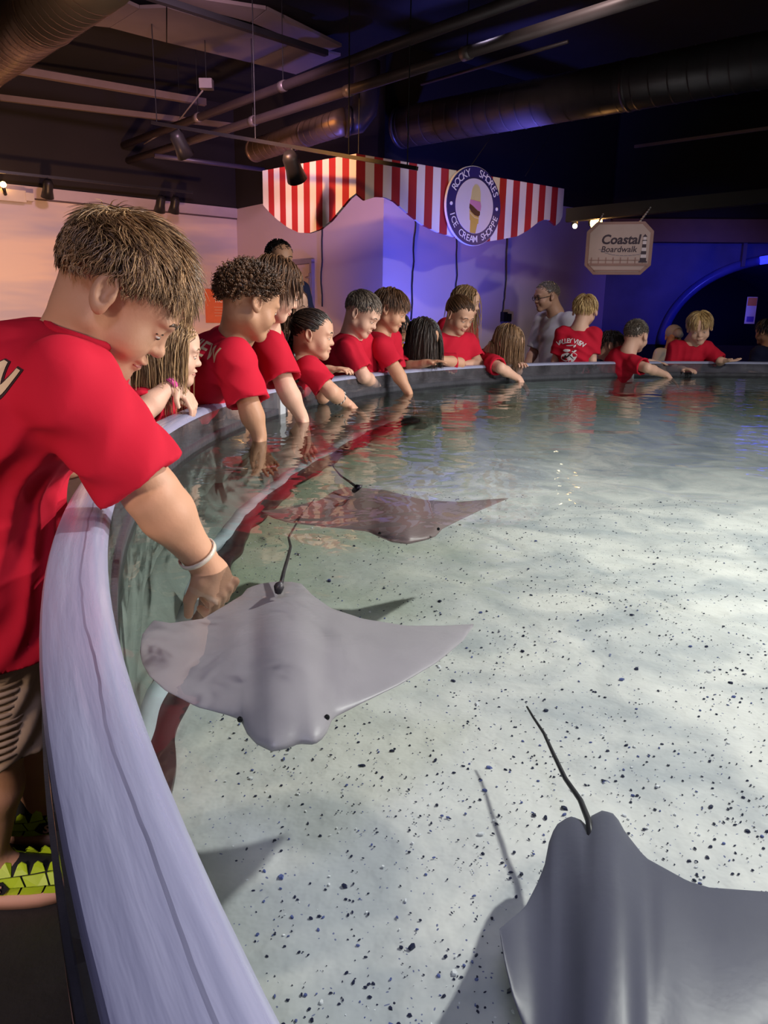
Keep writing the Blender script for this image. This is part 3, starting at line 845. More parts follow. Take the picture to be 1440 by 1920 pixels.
RI = PR - PT
wavy_ring('wall_lip', [(RI - 0.006, 0.625), (PR + 0.004, 0.625), (PR + 0.004, PB), (RI - 0.006, PB)], lip_m)
wavy_ring('inner_wall', [(RI - 0.004, SAND - 0.06), (RI + 0.005, SAND - 0.06), (RI + 0.02, 0.63), (RI - 0.004, 0.63)], inner_m)
wavy_ring('outer_skirt', [(PR - 0.03, 0.58), (PR - 0.004, 0.58), (PR - 0.004, 0.655), (PR - 0.03, 0.655)], brown_m)
wavy_ring('outer_wall', [(PR - 0.34, FLOOR_Z), (PR - 0.30, FLOOR_Z), (PR - 0.045, 0.24), (PR - 0.034, 0.60), (PR - 0.05, 0.60), (PR - 0.065, 0.24)], lip_m)
wavy_ring('outer_edge_bead', [(PR - 0.006, 0.572), (PR + 0.003, 0.572), (PR + 0.003, 0.584), (PR - 0.006, 0.584)], edge_brown)
# rings added at the wall foot imitate reflection and refraction streaks; then the cove
streak_dark = pbr('maroon_streak', (0.045, 0.018, 0.022), 0.4, var=0.5, vscale=9)
streak_pale = pbr('pale_blue_streak', (0.50, 0.60, 0.66), 0.35, var=0.25, vscale=14)
wavy_ring('dark_reflection_streak', [(RI - 0.135, SAND - 0.01), (RI - 0.08, SAND - 0.01), (RI - 0.08, SAND + 0.016), (RI - 0.135, SAND + 0.008)], streak_dark, 0.006, 400, 3, (146, 203), True)
wavy_ring('pale_refraction_streak', [(RI - 0.085, SAND - 0.01), (RI - 0.05, SAND - 0.01), (RI - 0.05, SAND + 0.032), (RI - 0.085, SAND + 0.02)], streak_pale, 0.005, 400, 5, (146, 203), True)
wavy_ring('wall_cove', [(RI - 0.055, SAND - 0.01), (RI, SAND - 0.01), (RI, SAND + 0.16), (RI - 0.02, SAND + 0.09), (RI - 0.055, SAND + 0.028)], inner_m, 0.003, 400, 7, (146, 203), True)


def rim_panel(a0, a1):
    n = max(4, int((a1 - a0) / 1.0)); A0_ = math.radians(a0); A1_ = math.radians(a1)
    b = 0.010
    prof = [(RI, PB), (PR, PB), (PR, RIM - b), (PR - b * 0.3, RIM - b * 0.3), (PR - b, RIM), (RI + 0.022, RIM), (RI + 0.008, RIM - 0.005), (RI + 0.001, RIM - 0.016)]
    pm = [0, 0, 1, 1, 1, 1, 1, 0]
    mb = MB(); mb.ring((PC.x, PC.y), prof, A0_, A1_, n, pm=pm)
    o = mb.build('acrylic_panel', [acrylic, edge_m], pool, True, pool.location)
    me = o.data
    at2 = me.attributes.new('rimuv', 'FLOAT_VECTOR', 'POINT')
    v = np.array([x.co[:] for x in me.vertices]); ang = np.unwrap(np.arctan2(v[:, 1], v[:, 0])); r = np.hypot(v[:, 0], v[:, 1])
    uv = np.stack([(np.arctan2(v[:, 1], v[:, 0]) % (2 * math.pi)) * PR, r - RI - v[:, 2] * 0.5, np.zeros(len(v))], 1).astype(np.float32)
    at2.data.foreach_set('vector', uv.ravel())
    me.polygons.foreach_set('use_smooth', [True] * len(me.polygons))
    em = o.modifiers.new('edges', 'EDGE_SPLIT'); em.split_angle = math.radians(38)
    return o


joints = [164.6, 112, 66, 20, -26, -72, -118]
ends = joints + [164.6 - 360]
for i in range(7):
    rim_panel(ends[i + 1] + 0.35, ends[i] - 0.25)
strip_m = pbr('joint_strip_grey', (0.42, 0.44, 0.48), 0.25, var=0.15)
for j in joints:
    mb = MB(); a = math.radians(j + 0.2)
    mb.ring((PC.x, PC.y), [(RI - 0.014, 0.60), (PR + 0.004, 0.60), (PR + 0.004, RIM + 0.002), (RI - 0.014, RIM + 0.002)], a - 0.0075, a + 0.0075, 2)
    mb.build('joint_strip', strip_m, pool, False, pool.location)


# sand bottom
def sand_mat():
    m, nt, N, L = new_mat('pale_pool_bottom')
    out = N.new('ShaderNodeOutputMaterial'); b = N.new('ShaderNodeBsdfPrincipled'); L.new(b.outputs[0], out.inputs[0])
    tc = N.new('ShaderNodeTexCoord')
    no = N.new('ShaderNodeTexNoise'); no.inputs['Scale'].default_value = 3.5; no.inputs['Detail'].default_value = 5; no.inputs['Distortion'].default_value = 1.2
    L.new(tc.outputs['Object'], no.inputs[0])
    cr = N.new('ShaderNodeValToRGB'); e = cr.color_ramp.elements
    e[0].position = 0.36; e[0].color = (0.50, 0.53, 0.55, 1); e[1].position = 0.62; e[1].color = (0.80, 0.80, 0.77, 1)
    L.new(no.outputs[0], cr.inputs[0])
    # olive tint towards the wall: reflection in the water put into the colour
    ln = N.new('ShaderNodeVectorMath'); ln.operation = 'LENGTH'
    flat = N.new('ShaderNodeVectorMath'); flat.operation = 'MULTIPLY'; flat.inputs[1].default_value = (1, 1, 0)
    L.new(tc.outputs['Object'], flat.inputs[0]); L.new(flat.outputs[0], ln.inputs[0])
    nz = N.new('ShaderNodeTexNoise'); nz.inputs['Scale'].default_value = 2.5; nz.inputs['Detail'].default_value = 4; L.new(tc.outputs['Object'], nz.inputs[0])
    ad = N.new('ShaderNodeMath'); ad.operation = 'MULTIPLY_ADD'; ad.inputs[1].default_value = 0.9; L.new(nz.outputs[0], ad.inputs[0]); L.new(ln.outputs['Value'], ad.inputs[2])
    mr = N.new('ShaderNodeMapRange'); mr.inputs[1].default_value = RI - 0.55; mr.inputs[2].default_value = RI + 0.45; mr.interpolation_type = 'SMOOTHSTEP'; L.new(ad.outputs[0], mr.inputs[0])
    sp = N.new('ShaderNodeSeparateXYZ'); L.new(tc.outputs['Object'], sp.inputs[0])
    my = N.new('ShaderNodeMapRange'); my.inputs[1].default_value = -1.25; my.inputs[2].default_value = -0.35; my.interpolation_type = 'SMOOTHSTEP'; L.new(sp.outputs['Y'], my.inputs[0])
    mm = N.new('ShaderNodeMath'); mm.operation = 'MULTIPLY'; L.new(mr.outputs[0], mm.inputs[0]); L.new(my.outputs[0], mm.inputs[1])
    refl_tint = N.new('ShaderNodeMix'); refl_tint.data_type = 'RGBA'; L.new(mm.outputs[0], refl_tint.inputs[0]); L.new(cr.outputs[0], refl_tint.inputs[6]); refl_tint.inputs[7].default_value = (0.33, 0.40, 0.28, 1)
    # fine speckle of dark and blue grains
    vo = N.new('ShaderNodeTexVoronoi'); vo.inputs['Scale'].default_value = 120; vo.inputs['Randomness'].default_value = 1
    mpv = N.new('ShaderNodeMapping'); mpv.inputs['Scale'].default_value = (1, 1, 1)
    nd = N.new('ShaderNodeTexNoise'); nd.inputs['Scale'].default_value = 14; nd.inputs['Detail'].default_value = 2
    L.new(tc.outputs['Object'], nd.inputs[0])
    va = N.new('ShaderNodeVectorMath'); va.operation = 'MULTIPLY_ADD'; va.inputs[1].default_value = (0.05, 0.05, 0.0)
    L.new(nd.outputs['Color'], va.inputs[0]); L.new(tc.outputs['Object'], va.inputs[2]); L.new(va.outputs[0], vo.inputs['Vector'])
    lt = N.new('ShaderNodeMath'); lt.operation = 'LESS_THAN'; lt.inputs[1].default_value = 0.16; L.new(vo.outputs['Distance'], lt.inputs[0])
    sepc = N.new('ShaderNodeSeparateColor'); L.new(vo.outputs['Color'], sepc.inputs[0])
    gt = N.new('ShaderNodeMath'); gt.operation = 'GREATER_THAN'; gt.inputs[1].default_value = 0.72; L.new(sepc.outputs[0], gt.inputs[0])
    mu = N.new('ShaderNodeMath'); mu.operation = 'MULTIPLY'; L.new(lt.outputs[0], mu.inputs[0]); L.new(gt.outputs[0], mu.inputs[1])
    mx = N.new('ShaderNodeMix'); mx.data_type = 'RGBA'; L.new(mu.outputs[0], mx.inputs[0]); L.new(refl_tint.outputs[2], mx.inputs[6]); mx.inputs[7].default_value = (0.16, 0.18, 0.32, 1)
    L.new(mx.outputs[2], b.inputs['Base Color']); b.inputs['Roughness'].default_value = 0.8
    bp = N.new('ShaderNodeBump'); bp.inputs['Strength'].default_value = 0.5; bp.inputs['Distance'].default_value = 0.03
    n3 = N.new('ShaderNodeTexNoise'); n3.inputs['Scale'].default_value = 9; n3.inputs['Detail'].default_value = 4; L.new(tc.outputs['Object'], n3.inputs[0])
    L.new(n3.outputs[0], bp.inputs['Height']); L.new(bp.outputs[0], b.inputs['Normal'])
    return m


rs = np.linspace(0, RI + 0.01, 40); verts = [(PC.x, PC.y, SAND)]; faces = []
NA = 160
for r in rs[1:]:
    for i in range(NA):
        a = 2 * math.pi * i / NA; x = PC.x + r * math.cos(a); y = PC.y + r * math.sin(a)
        verts.append((x, y, sand_z(x, y)))
for i in range(NA): faces.append((0, 1 + i, 1 + (i + 1) % NA))
for j in range(len(rs) - 2):
    for i in range(NA): faces.append((1 + j * NA + i, 1 + (j + 1) * NA + i, 1 + (j + 1) * NA + (i + 1) % NA, 1 + j * NA + (i + 1) % NA))
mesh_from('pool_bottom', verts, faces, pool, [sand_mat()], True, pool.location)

# loose gravel flakes
rng = np.random.default_rng(11)
gv = []; gf = []; gm = []
cnt = 0
tries = 0
while cnt < 10500 and tries < 90000:
    tries += 1
    u = rng.random(); Y = 0.25 + 3.0 * u ** 1.5; X = rng.uniform(-0.75, 1.0) * (Y + 0.25)
    if math.hypot(X - PC.x, Y - PC.y) > RI - 0.14: continue
    # clustered by gentle waves
    if rng.random() > 0.35 + 0.65 * (0.5 + 0.5 * math.sin(X * 9 + 2 * math.sin(Y * 6)) * math.sin(Y * 8 + X * 3)): continue
    big = rng.random()
    s = 0.0011 + 0.0026 * rng.random() ** 1.8 + (0.0045 * rng.random() if big > 0.95 else 0)
    th = rng.uniform(0, 6.28); ca, sa = math.cos(th), math.sin(th); el = rng.uniform(0.4, 0.8); k = rng.integers(5, 7)
    tilt = rng.uniform(-0.5, 0.5); z0 = sand_z(X, Y) + 0.001
    b0 = len(gv)
    for lev in (0, 1):
        for i in range(k):
            a = 6.283 * i / k; q = s * (0.75 + 0.4 * rng.random()) * (1 if lev == 0 else 0.8)
            lx_, ly_ = q * math.cos(a), q * el * math.sin(a)
            gv.append((X + lx_ * ca - ly_ * sa, Y + lx_ * sa + ly_ * ca, z0 + lev * s * 0.45 + tilt * lx_ * 0.3))
    mi = 0 if rng.random() < 0.66 else (1 if rng.random() < 0.55 else 2)
    gf.append(list(range(b0 + k, b0 + 2 * k))); gm.append(mi)
    for i in range(k): gf.append([b0 + i, b0 + (i + 1) % k, b0 + k + (i + 1) % k, b0 + k + i]); gm.append(mi)
    cnt += 1
g = mesh_from('gravel', gv, gf, None, [pbr('navy_gravel', (0.018, 0.022, 0.06), 0.3, var=0.6, vscale=200), pbr('blue_grey_gravel', (0.10, 0.13, 0.34), 0.25, var=0.5, vscale=200), pbr('white_glint_gravel', (0.85, 0.87, 0.9), 0.12, var=0.1, vscale=200)], False, None, gm)  # white flakes imitate glints, put in as a pale colour
tag(g, 'dark blue gravel flakes scattered over the pale pool bottom', 'gravel', kind='stuff')

# the water surface
water_m = clear_mat('clear_pool_water', 1.33, (0.945, 0.975, 0.965), 0.015, 0.0, (1, 1, 1), [(4.0, 0.020, (1, 1, 1), 0.35), (13, 0.003, (1, 1, 1), 0.35)])
wv = [(PC.x, PC.y, 0)]; wf = []
NW = 200
for i in range(NW):
    a = 2 * math.pi * i / NW; wv.append((PC.x + (RI - 0.005) * math.cos(a), PC.y + (RI - 0.005) * math.sin(a), 0))
for i in range(NW): wf.append((0, 1 + i, 1 + (i + 1) % NW))
w = mesh_from('water', [(x, y, WATER) for x, y, z in wv], wf, None, [water_m], True)
tag(w, 'clear rippled water filling the round touch pool', 'water', kind='stuff')

# step the children stand on, round the outside of the pool
step_m = pbr('black_rubber_step', (0.02, 0.02, 0.022), 0.55, var=0.4, vscale=10, bump=0.2, bscale=60)
mb = MB(); mb.ring((PC.x, PC.y), [(PR + 0.03, FLOOR_Z), (PR + 0.55, FLOOR_Z), (PR + 0.55, -0.002), (PR + 0.53, 0.0), (PR + 0.03, 0.0)], math.radians(80), math.radians(188), 100)
o = mb.build('pool_step', step_m, None, False); tag(o, 'black step running round the outside of the pool', 'step')
mb = MB(); mb.ring((PC.x, PC.y), [(PR + 0.03, FLOOR_Z), (PR + 0.62, FLOOR_Z), (PR + 0.62, -0.002), (PR + 0.03, 0.0)], math.radians(188.3), math.radians(200), 14)
o = mb.build('pool_step', step_m, None, False); tag(o, 'black step section under the nearest boy with neon shoes', 'step')
sc_ = atz(12, 1850, FLOOR_Z + 0.12)
mb = MB().box(sc_ + Vector((-0.05, 0, -0.06)), (0.16, 0.16, 0.12)); o = mb.build('floor_block', pbr('grey_rubber_block', (0.06, 0.075, 0.085), 0.5)); tag(o, 'dark grey rubber block on the floor at lower left', 'block')
bv = o.modifiers.new('bev', 'BEVEL'); bv.width = 0.02; bv.segments = 3


# ---------------------------------------------------------------- rays
def ray_fish(label, lead, trail, zfun, thick, body_x, tail, tail_r, colr, eyes, fin=None, n=90, m=22):
    x0, x1 = lead[0][0], lead[-1][0]
    lx = [p[0] for p in lead]; ly = [p[1] for p in lead]; tx = [p[0] for p in trail]; ty = [p[1] for p in trail]
    top = []; bot = []
    ss = 0.5 - 0.5 * np.cos(np.linspace(0, math.pi, n + 1)); ss = 0.35 * np.linspace(0, 1, n + 1) + 0.65 * ss
    for s in ss:
        x = x0 + (x1 - x0) * s
        yl = float(np.interp(x, lx, ly)); yt = float(np.interp(x, tx, ty))
        z = zfun(x)
        a = atz(x, yl, z); b = atz(x, yt, z)
        w = (x - body_x[0]) / body_x[1]
        body = math.exp(-w * w * 1.1)
        tip = min(1, 6 * min(s, 1 - s))
        rt = []; rb = []
        for j in range(m + 1):
            c = 0.5 - 0.5 * math.cos(math.pi * j / m)
            p = a.lerp(b, c)
            pr = (math.sin(math.pi * min(1, c ** 0.72))) ** 0.75 if 0 < c < 1 else 0
            t = thick * (0.16 + 0.84 * body) * pr * tip ** 0.5
            side = math.exp(-((abs(w) - 0.62) / 0.22) ** 2) * pr * thick * 0.10
            rt.append(p + Vector((0, 0, t * 0.62 - side))); rb.append(p - Vector((0, 0, t * 0.38)))
        top.append(rt); bot.append(rb)
    v = []; f = []
    def idx(i, j, up): return (i * (m + 1) + j) + (0 if up else (n + 1) * (m + 1))
    for rt in top: v += rt
    for rb in bot: v += rb
    for i in range(n):
        for j in range(m):
            f.append((idx(i, j, 1), idx(i, j + 1, 1), idx(i + 1, j + 1, 1), idx(i + 1, j, 1)))
            f.append((idx(i, j, 0), idx(i + 1, j, 0), idx(i + 1, j + 1, 0), idx(i, j + 1, 0)))
    fm = [0] * len(f)
    mb = MB(); mb.v = [tuple(p) for p in v]; mb.f = [list(q) for q in f]; mb.m = fm
    mb.tube(tail, [tail_r * (0.85 - 0.55 * i / (len(tail) - 1)) for i in range(len(tail))], 10, mi=1)
    if fin: mb.tube(fin, [0.006, 0.008, 0.003], 8, mi=1)
    base = Vector(np.mean(np.array([tuple(p) for p in v]), axis=0))
    root = empty('cownose_ray', base, label, 'ray')
    o = mb.build('body', [colr, pbr('ray_tail_dark', (0.03, 0.028, 0.035), 0.4)], root, True, base)
    bm = bmesh.new(); bm.from_mesh(o.data); bmesh.ops.remove_doubles(bm, verts=bm.verts, dist=1e-5); bm.to_mesh(o.data); bm.free()
    o.data.polygons.foreach_set('use_smooth', [True] * len(o.data.polygons))
    for e in eyes:
        MB().ball(e, (0.0034, 0.003, 0.0036)).build('eye', pbr('ray_eye', (0.01, 0.01, 0.012), 0.1), root, True, base)
    return root


def ray_skin(name, c, var):
    return pbr(name, c, 0.42, var=var, vscale=6, bump=0.03, bscale=70, spec=0.5)


# nearest pale ray, at the surface
l1 = [(262, 1222), (266, 1242), (280, 1268), (310, 1295), (370, 1326), (430, 1342), (452, 1350), (460, 1372), (480, 1394), (510, 1408), (535, 1403), (560, 1393), (590, 1395), (610, 1380), (624, 1346), (680, 1318), (750, 1284), (820, 1242), (868, 1202), (888, 1173)]
t1 = [(262, 1222), (266, 1190), (288, 1163), (320, 1168), (380, 1160), (430, 1130), (458, 1113), (464, 1102), (490, 1094), (515, 1091), (548, 1091), (570, 1096), (578, 1110), (620, 1140), (680, 1160), (760, 1173), (830, 1173), (888, 1170)]
def z1(x): w = (x - 540) / 340; return 0.598 - 0.010 * w * w + (0.012 * max(0, (420 - x) / 160) ** 2 if x < 420 else 0)
tail1 = [atz(525, 1104, 0.632), atz(532, 1072, 0.634), atz(540, 1045, 0.634), atz(545, 1025, 0.634), atz(541, 1008, 0.633), atz(552, 988, 0.63), atz(568, 962, 0.6), atz(590, 935, 0.59)]
ray_fish('pale lavender-grey ray nearest the rim, wings spread, under the boy\'s hand', l1, t1, z1, 0.058, (540, 105), tail1, 0.0042, ray_skin('ray_lavender_grey', (0.49, 0.445, 0.475), 0.14), [atz(450, 1349, 0.606), atz(613, 1345, 0.606)], [atz(522, 1110, 0.634), atz(523, 1100, 0.644), atz(527, 1092, 0.638)])
# darker ray beyond it
l2 = [(488, 958), (510, 970), (540, 980), (600, 987), (690, 996), (706, 1003), (735, 1014), (765, 1018), (800, 1011), (820, 1004), (826, 993), (860, 976), (900, 957), (940, 940), (953, 935)]
t2 = [(488, 958), (520, 955), (600, 938), (625, 921), (650, 913), (672, 914), (720, 919), (760, 930), (800, 938), (860, 941), (920, 936), (953, 934)]
def z2(x): w = (x - 740) / 220; return 0.597 - 0.008 * w * w
tail2 = [atz(672, 916, 0.63), atz(655, 903, 0.632), atz(640, 893, 0.632), atz(628, 880, 0.63), atz(621, 866, 0.628)]
ray_fish('brown-grey ray in the middle of the pool behind the pale ray', l2, t2, z2, 0.055, (745, 75), tail2, 0.0045, ray_skin('ray_brown_grey', (0.27, 0.195, 0.19), 0.2), [atz(712, 1000, 0.615), atz(822, 992, 0.615)], [atz(664, 920, 0.635), atz(670, 914, 0.65), atz(678, 911, 0.64)])
# big dark ray at the lower right, deeper down
l3 = [(936, 1742), (945, 1800), (960, 1865), (985, 1935), (1030, 2005), (1060, 2060), (1085, 2095), (1120, 2110), (1150, 2100), (1190, 2108), (1225, 2080), (1240, 2040), (1400, 1960), (1560, 1870), (1660, 1760), (1700, 1692)]
t3 = [(936, 1742), (985, 1700), (1008, 1655), (1026, 1608), (1030, 1570), (1045, 1545), (1068, 1530), (1088, 1536), (1100, 1548), (1108, 1530), (1130, 1519), (1152, 1526), (1165, 1545), (1172, 1560), (1210, 1608), (1290, 1652), (1330, 1664), (1440, 1672), (1560, 1676), (1700, 1688)]
def z3(x): w = (x - 1130) / 300; return 0.392 + (0.03 * ((1040 - x) / 100) ** 2 if x < 1040 else -0.01 * min(2, w * w))
tail3 = [atz(1108, 1575, 0.40), atz(1104, 1540, 0.40), atz(1088, 1500, 0.40), atz(1060, 1460, 0.40), atz(1036, 1410, 0.40), atz(1020, 1375, 0.40), atz(1000, 1345, 0.395), atz(988, 1325, 0.395)]
ray_fish('large slate-blue ray gliding deep at the lower right of the pool', l3, t3, z3, 0.06, (1135, 115), tail3, 0.0058, ray_skin('ray_slate_blue', (0.088, 0.088, 0.135), 0.16), [atz(1075, 2085, 0.37), atz(1230, 2070, 0.37)])
# ---------------------------------------------------------------- figures: smooth-blended solids -> one continuous surface
f4 = np.float32


def nv(v): v = np.asarray(v, float); return v / (np.linalg.norm(v) + 1e-12)


class Field:
    def __init__(s): s.ops = []
    def _add(s, fn, pts, r, k, mode):
        pts = np.array(pts, float); s.ops.append((mode, fn, pts.min(0) - r, pts.max(0) + r, k)); return s
    def cone(s, a, b, ra, rb, k=0.02, mode='add', planes=()):
        a = np.asarray(a, float); b = np.asarray(b, float); ba = b - a; L2 = ba @ ba + 1e-12
        def fn(x, y, z):
            t = np.clip(((x - a[0]) * ba[0] + (y - a[1]) * ba[1] + (z - a[2]) * ba[2]) / L2, 0, 1)
            d = np.sqrt((x - a[0] - t * ba[0]) ** 2 + (y - a[1] - t * ba[1]) ** 2 + (z - a[2] - t * ba[2]) ** 2) - (ra + (rb - ra) * t)
            for q, n in planes: d = np.maximum(d, (x - q[0]) * n[0] + (y - q[1]) * n[1] + (z - q[2]) * n[2])
            return d
        return s._add(fn, [a, b], max(ra, rb), k, mode)
    def econe(s, a, b, wa, wb, side, k=0.03, mode='add', planes=()):
        """tapered tube with an elliptical section: wa = (half width along side, half depth)"""
        a = np.asarray(a, float); b = np.asarray(b, float); ba = b - a; L2 = ba @ ba + 1e-12; ax = nv(ba)
        sd = nv(np.asarray(side, float) - ax * (np.asarray(side, float) @ ax)); fr = np.cross(ax, sd)
        def fn(x, y, z):
            px, py, pz = x - a[0], y - a[1], z - a[2]
            t0 = (px * ba[0] + py * ba[1] + pz * ba[2]) / L2; t = np.clip(t0, 0, 1)
            al = (t0 - t) * math.sqrt(L2)
            u = px * sd[0] + py * sd[1] + pz * sd[2]; w = px * fr[0] + py * fr[1] + pz * fr[2]
            W_ = wa[0] + (wb[0] - wa[0]) * t; Dp = wa[1] + (wb[1] - wa[1]) * t
            k0 = np.sqrt((u / W_) ** 2 + (w / Dp) ** 2 + (al / Dp) ** 2)
            k1 = np.sqrt((u / W_ ** 2) ** 2 + (w / Dp ** 2) ** 2 + (al / Dp ** 2) ** 2) + 1e-6
            d = k0 * (k0 - 1) / k1
            for q, n in planes: d = np.maximum(d, (x - q[0]) * n[0] + (y - q[1]) * n[1] + (z - q[2]) * n[2])
            return d
        return s._add(fn, [a, b], max(wa[0], wa[1], wb[0], wb[1]), k, mode)
    def ell(s, c, r, axes, k=0.02, mode='add'):
        c = np.asarray(c, float); A = np.asarray(axes, float)
        def fn(x, y, z):
            px, py, pz = x - c[0], y - c[1], z - c[2]; k0 = 0; k1 = 0
            for i in range(3):
                q = (px * A[i][0] + py * A[i][1] + pz * A[i][2]) / r[i]; k0 = k0 + q * q; k1 = k1 + (q / r[i]) ** 2
            k0 = np.sqrt(k0); return k0 * (k0 - 1) / (np.sqrt(k1) + 1e-6)
        return s._add(fn, [c], max(r), k, mode)
    def sample(s, ax, disp=None):
        X, Y, Z = [np.asarray(a, f4) for a in ax]
        D = np.full((len(X), len(Y), len(Z)), 0.2, f4)
        for mode, fn, lo, hi, k in s.ops:
            m = k + 0.025
            i = [(np.searchsorted(A, lo[q] - m), np.searchsorted(A, hi[q] + m)) for q, A in enumerate((X, Y, Z))]
            if any(b <= a for a, b in i): continue
            sl = tuple(slice(a, b) for a, b in i)
            d = fn(X[sl[0], None, None], Y[None, sl[1], None], Z[None, None, sl[2]]).astype(f4)
            c = D[sl]
            if mode == 'add':
                h = np.maximum(k - np.abs(c - d), 0) / k; D[sl] = np.minimum(c, d) - h * h * k * 0.25
            else:
                d = -d; h = np.maximum(k - np.abs(c - d), 0) / k; D[sl] = np.maximum(c, d) + h * h * k * 0.25
        if disp is not None:
            near = np.abs(D) < 0.03
            I = np.nonzero(near)
            D[I] += disp(X[I[0]], Y[I[1]], Z[I[2]]).astype(f4)
        return D
    def bounds(s, pad=0.03):
        lo = np.min([o[2] for o in s.ops if o[0] == 'add'], axis=0) - pad; hi = np.max([o[3] for o in s.ops if o[0] == 'add'], axis=0) + pad
        return lo, hi


def axes_for(lo, hi, h, fine=(), hf=None):
    out = []
    for q in range(3):
        iv = sorted((max(lo[q], f[0][q]), min(hi[q], f[1][q])) for f in fine if f[1][q] > lo[q] and f[0][q] < hi[q])
        mg = []
        for a, b in iv:
            if mg and a <= mg[-1][1] + 2 * h: mg[-1][1] = max(mg[-1][1], b)
            else: mg.append([a, b])
        xs = []; cur = lo[q]
        for a, b in mg:
            if a > cur: xs += list(np.arange(cur, a, h))
            xs += list(np.arange(max(a, cur), b, hf)); cur = b
        xs += list(np.arange(cur, hi[q] + h, h))
        xs = np.array(xs); keep = np.concatenate([[True], np.diff(xs) > 0.4 * (hf or h)]); out.append(xs[keep])
    return out


def nets(D, ax):
    s = D < 0; nx, ny, nz = D.shape
    c = np.zeros((nx - 1, ny - 1, nz - 1), np.uint8)
    for dx in (0, 1):
        for dy in (0, 1):
            for dz in (0, 1): c += s[dx:nx - 1 + dx, dy:ny - 1 + dy, dz:nz - 1 + dz]
    act = (c > 0) & (c < 8)
    I, J, K = np.nonzero(act); n = len(I)
    idx = np.full(act.shape, -1, np.int32); idx[I, J, K] = np.arange(n)
    pos = np.zeros((n, 3)); cnt = np.zeros(n)
    for a in range(3):
        for b in (0, 1):
            for e in (0, 1):
                o = [0, 0, 0]; oth = [q for q in range(3) if q != a]; o[oth[0]] = b; o[oth[1]] = e
                d0 = D[I + o[0], J + o[1], K + o[2]]; o2 = list(o); o2[a] = 1
                d1 = D[I + o2[0], J + o2[1], K + o2[2]]
                m = (d0 < 0) != (d1 < 0); t = np.zeros(n); t[m] = d0[m] / (d0[m] - d1[m])
                p = np.stack([I + o[0], J + o[1], K + o[2]], 1).astype(float); p[:, a] += t
                pos[m] += p[m]; cnt[m] += 1
    pos /= cnt[:, None]
    V_ = np.stack([np.interp(pos[:, q], np.arange(len(ax[q])), ax[q]) for q in range(3)], 1)
    quads = []
    for a in range(3):
        o1, o2 = [(1, 2), (2, 0), (0, 1)][a]
        sh = list(D.shape)
        slA = [slice(None)] * 3; slB = [slice(None)] * 3
        slA[a] = slice(0, sh[a] - 1); slB[a] = slice(1, sh[a])
        for q in (o1, o2): slA[q] = slice(1, sh[q] - 1); slB[q] = slice(1, sh[q] - 1)
        sa = s[tuple(slA)]; sb = s[tuple(slB)]
        E_ = np.nonzero(sa != sb); fl = sa[E_]
        g = np.stack(E_, 1); g[:, o1] += 1; g[:, o2] += 1
        def cell(d1, d2):
            h = g.copy(); h[:, o1] -= d1; h[:, o2] -= d2; return idx[h[:, 0], h[:, 1], h[:, 2]]
        q = np.stack([cell(1, 1), cell(0, 1), cell(0, 0), cell(1, 0)], 1)
        q[~fl] = q[~fl][:, ::-1]
        quads.append(q)
    Q = np.concatenate(quads); Q = Q[(Q >= 0).all(1)]
    return V_, Q


def relax(v, q, it=1, f=0.5):
    for _ in range(it):
        acc = np.zeros_like(v); cnt = np.zeros(len(v))
        for a in range(4):
            i, j = q[:, a], q[:, (a + 1) % 4]
            for k in range(3):
                acc[:, k] += np.bincount(i, v[j, k], len(v)) + np.bincount(j, v[i, k], len(v))
            cnt += np.bincount(i, minlength=len(v)) + np.bincount(j, minlength=len(v))
        m = cnt > 0
        v = v.copy(); v[m] += f * (acc[m] / cnt[m, None] - v[m])
    return v


def quad_mesh(name, v, q, parent, mats, off):
    me = bpy.data.meshes.new(name); v = (v - np.asarray(off)).astype(f4)
    me.vertices.add(len(v)); me.vertices.foreach_set('co', v.ravel())
    me.loops.add(len(q) * 4); me.loops.foreach_set('vertex_index', q.astype(np.int32).ravel())
    me.polygons.add(len(q)); me.polygons.foreach_set('loop_start', np.arange(0, len(q) * 4, 4, dtype=np.int32))
    me.polygons.foreach_set('loop_total', np.full(len(q), 4, np.int32))
    me.update(calc_edges=True); me.validate()
    return link_mesh(name, me, parent, mats, True)


def skin_mat(name, c, var=0.09):
    return pbr(name, c, 0.5, var=var, vscale=14, bump=0.05, bscale=160, spec=0.35)


def hair_mat(name, dark, light):
    m, nt, N, L = new_mat(name)
    out = N.new('ShaderNodeOutputMaterial'); b = N.new('ShaderNodeBsdfPrincipled'); L.new(b.outputs[0], out.inputs[0])
    a = N.new('ShaderNodeAttribute'); a.attribute_name = 'tone'
    mx = N.new('ShaderNodeMix'); mx.data_type = 'RGBA'; mx.inputs[6].default_value = (*dark, 1); mx.inputs[7].default_value = (*light, 1)
    L.new(a.outputs['Fac'], mx.inputs[0]); L.new(mx.outputs[2], b.inputs['Base Color'])
    b.inputs['Roughness'].default_value = 0.38; b.inputs['Specular IOR Level'].default_value = 0.55
    MATS[name] = m
    return m


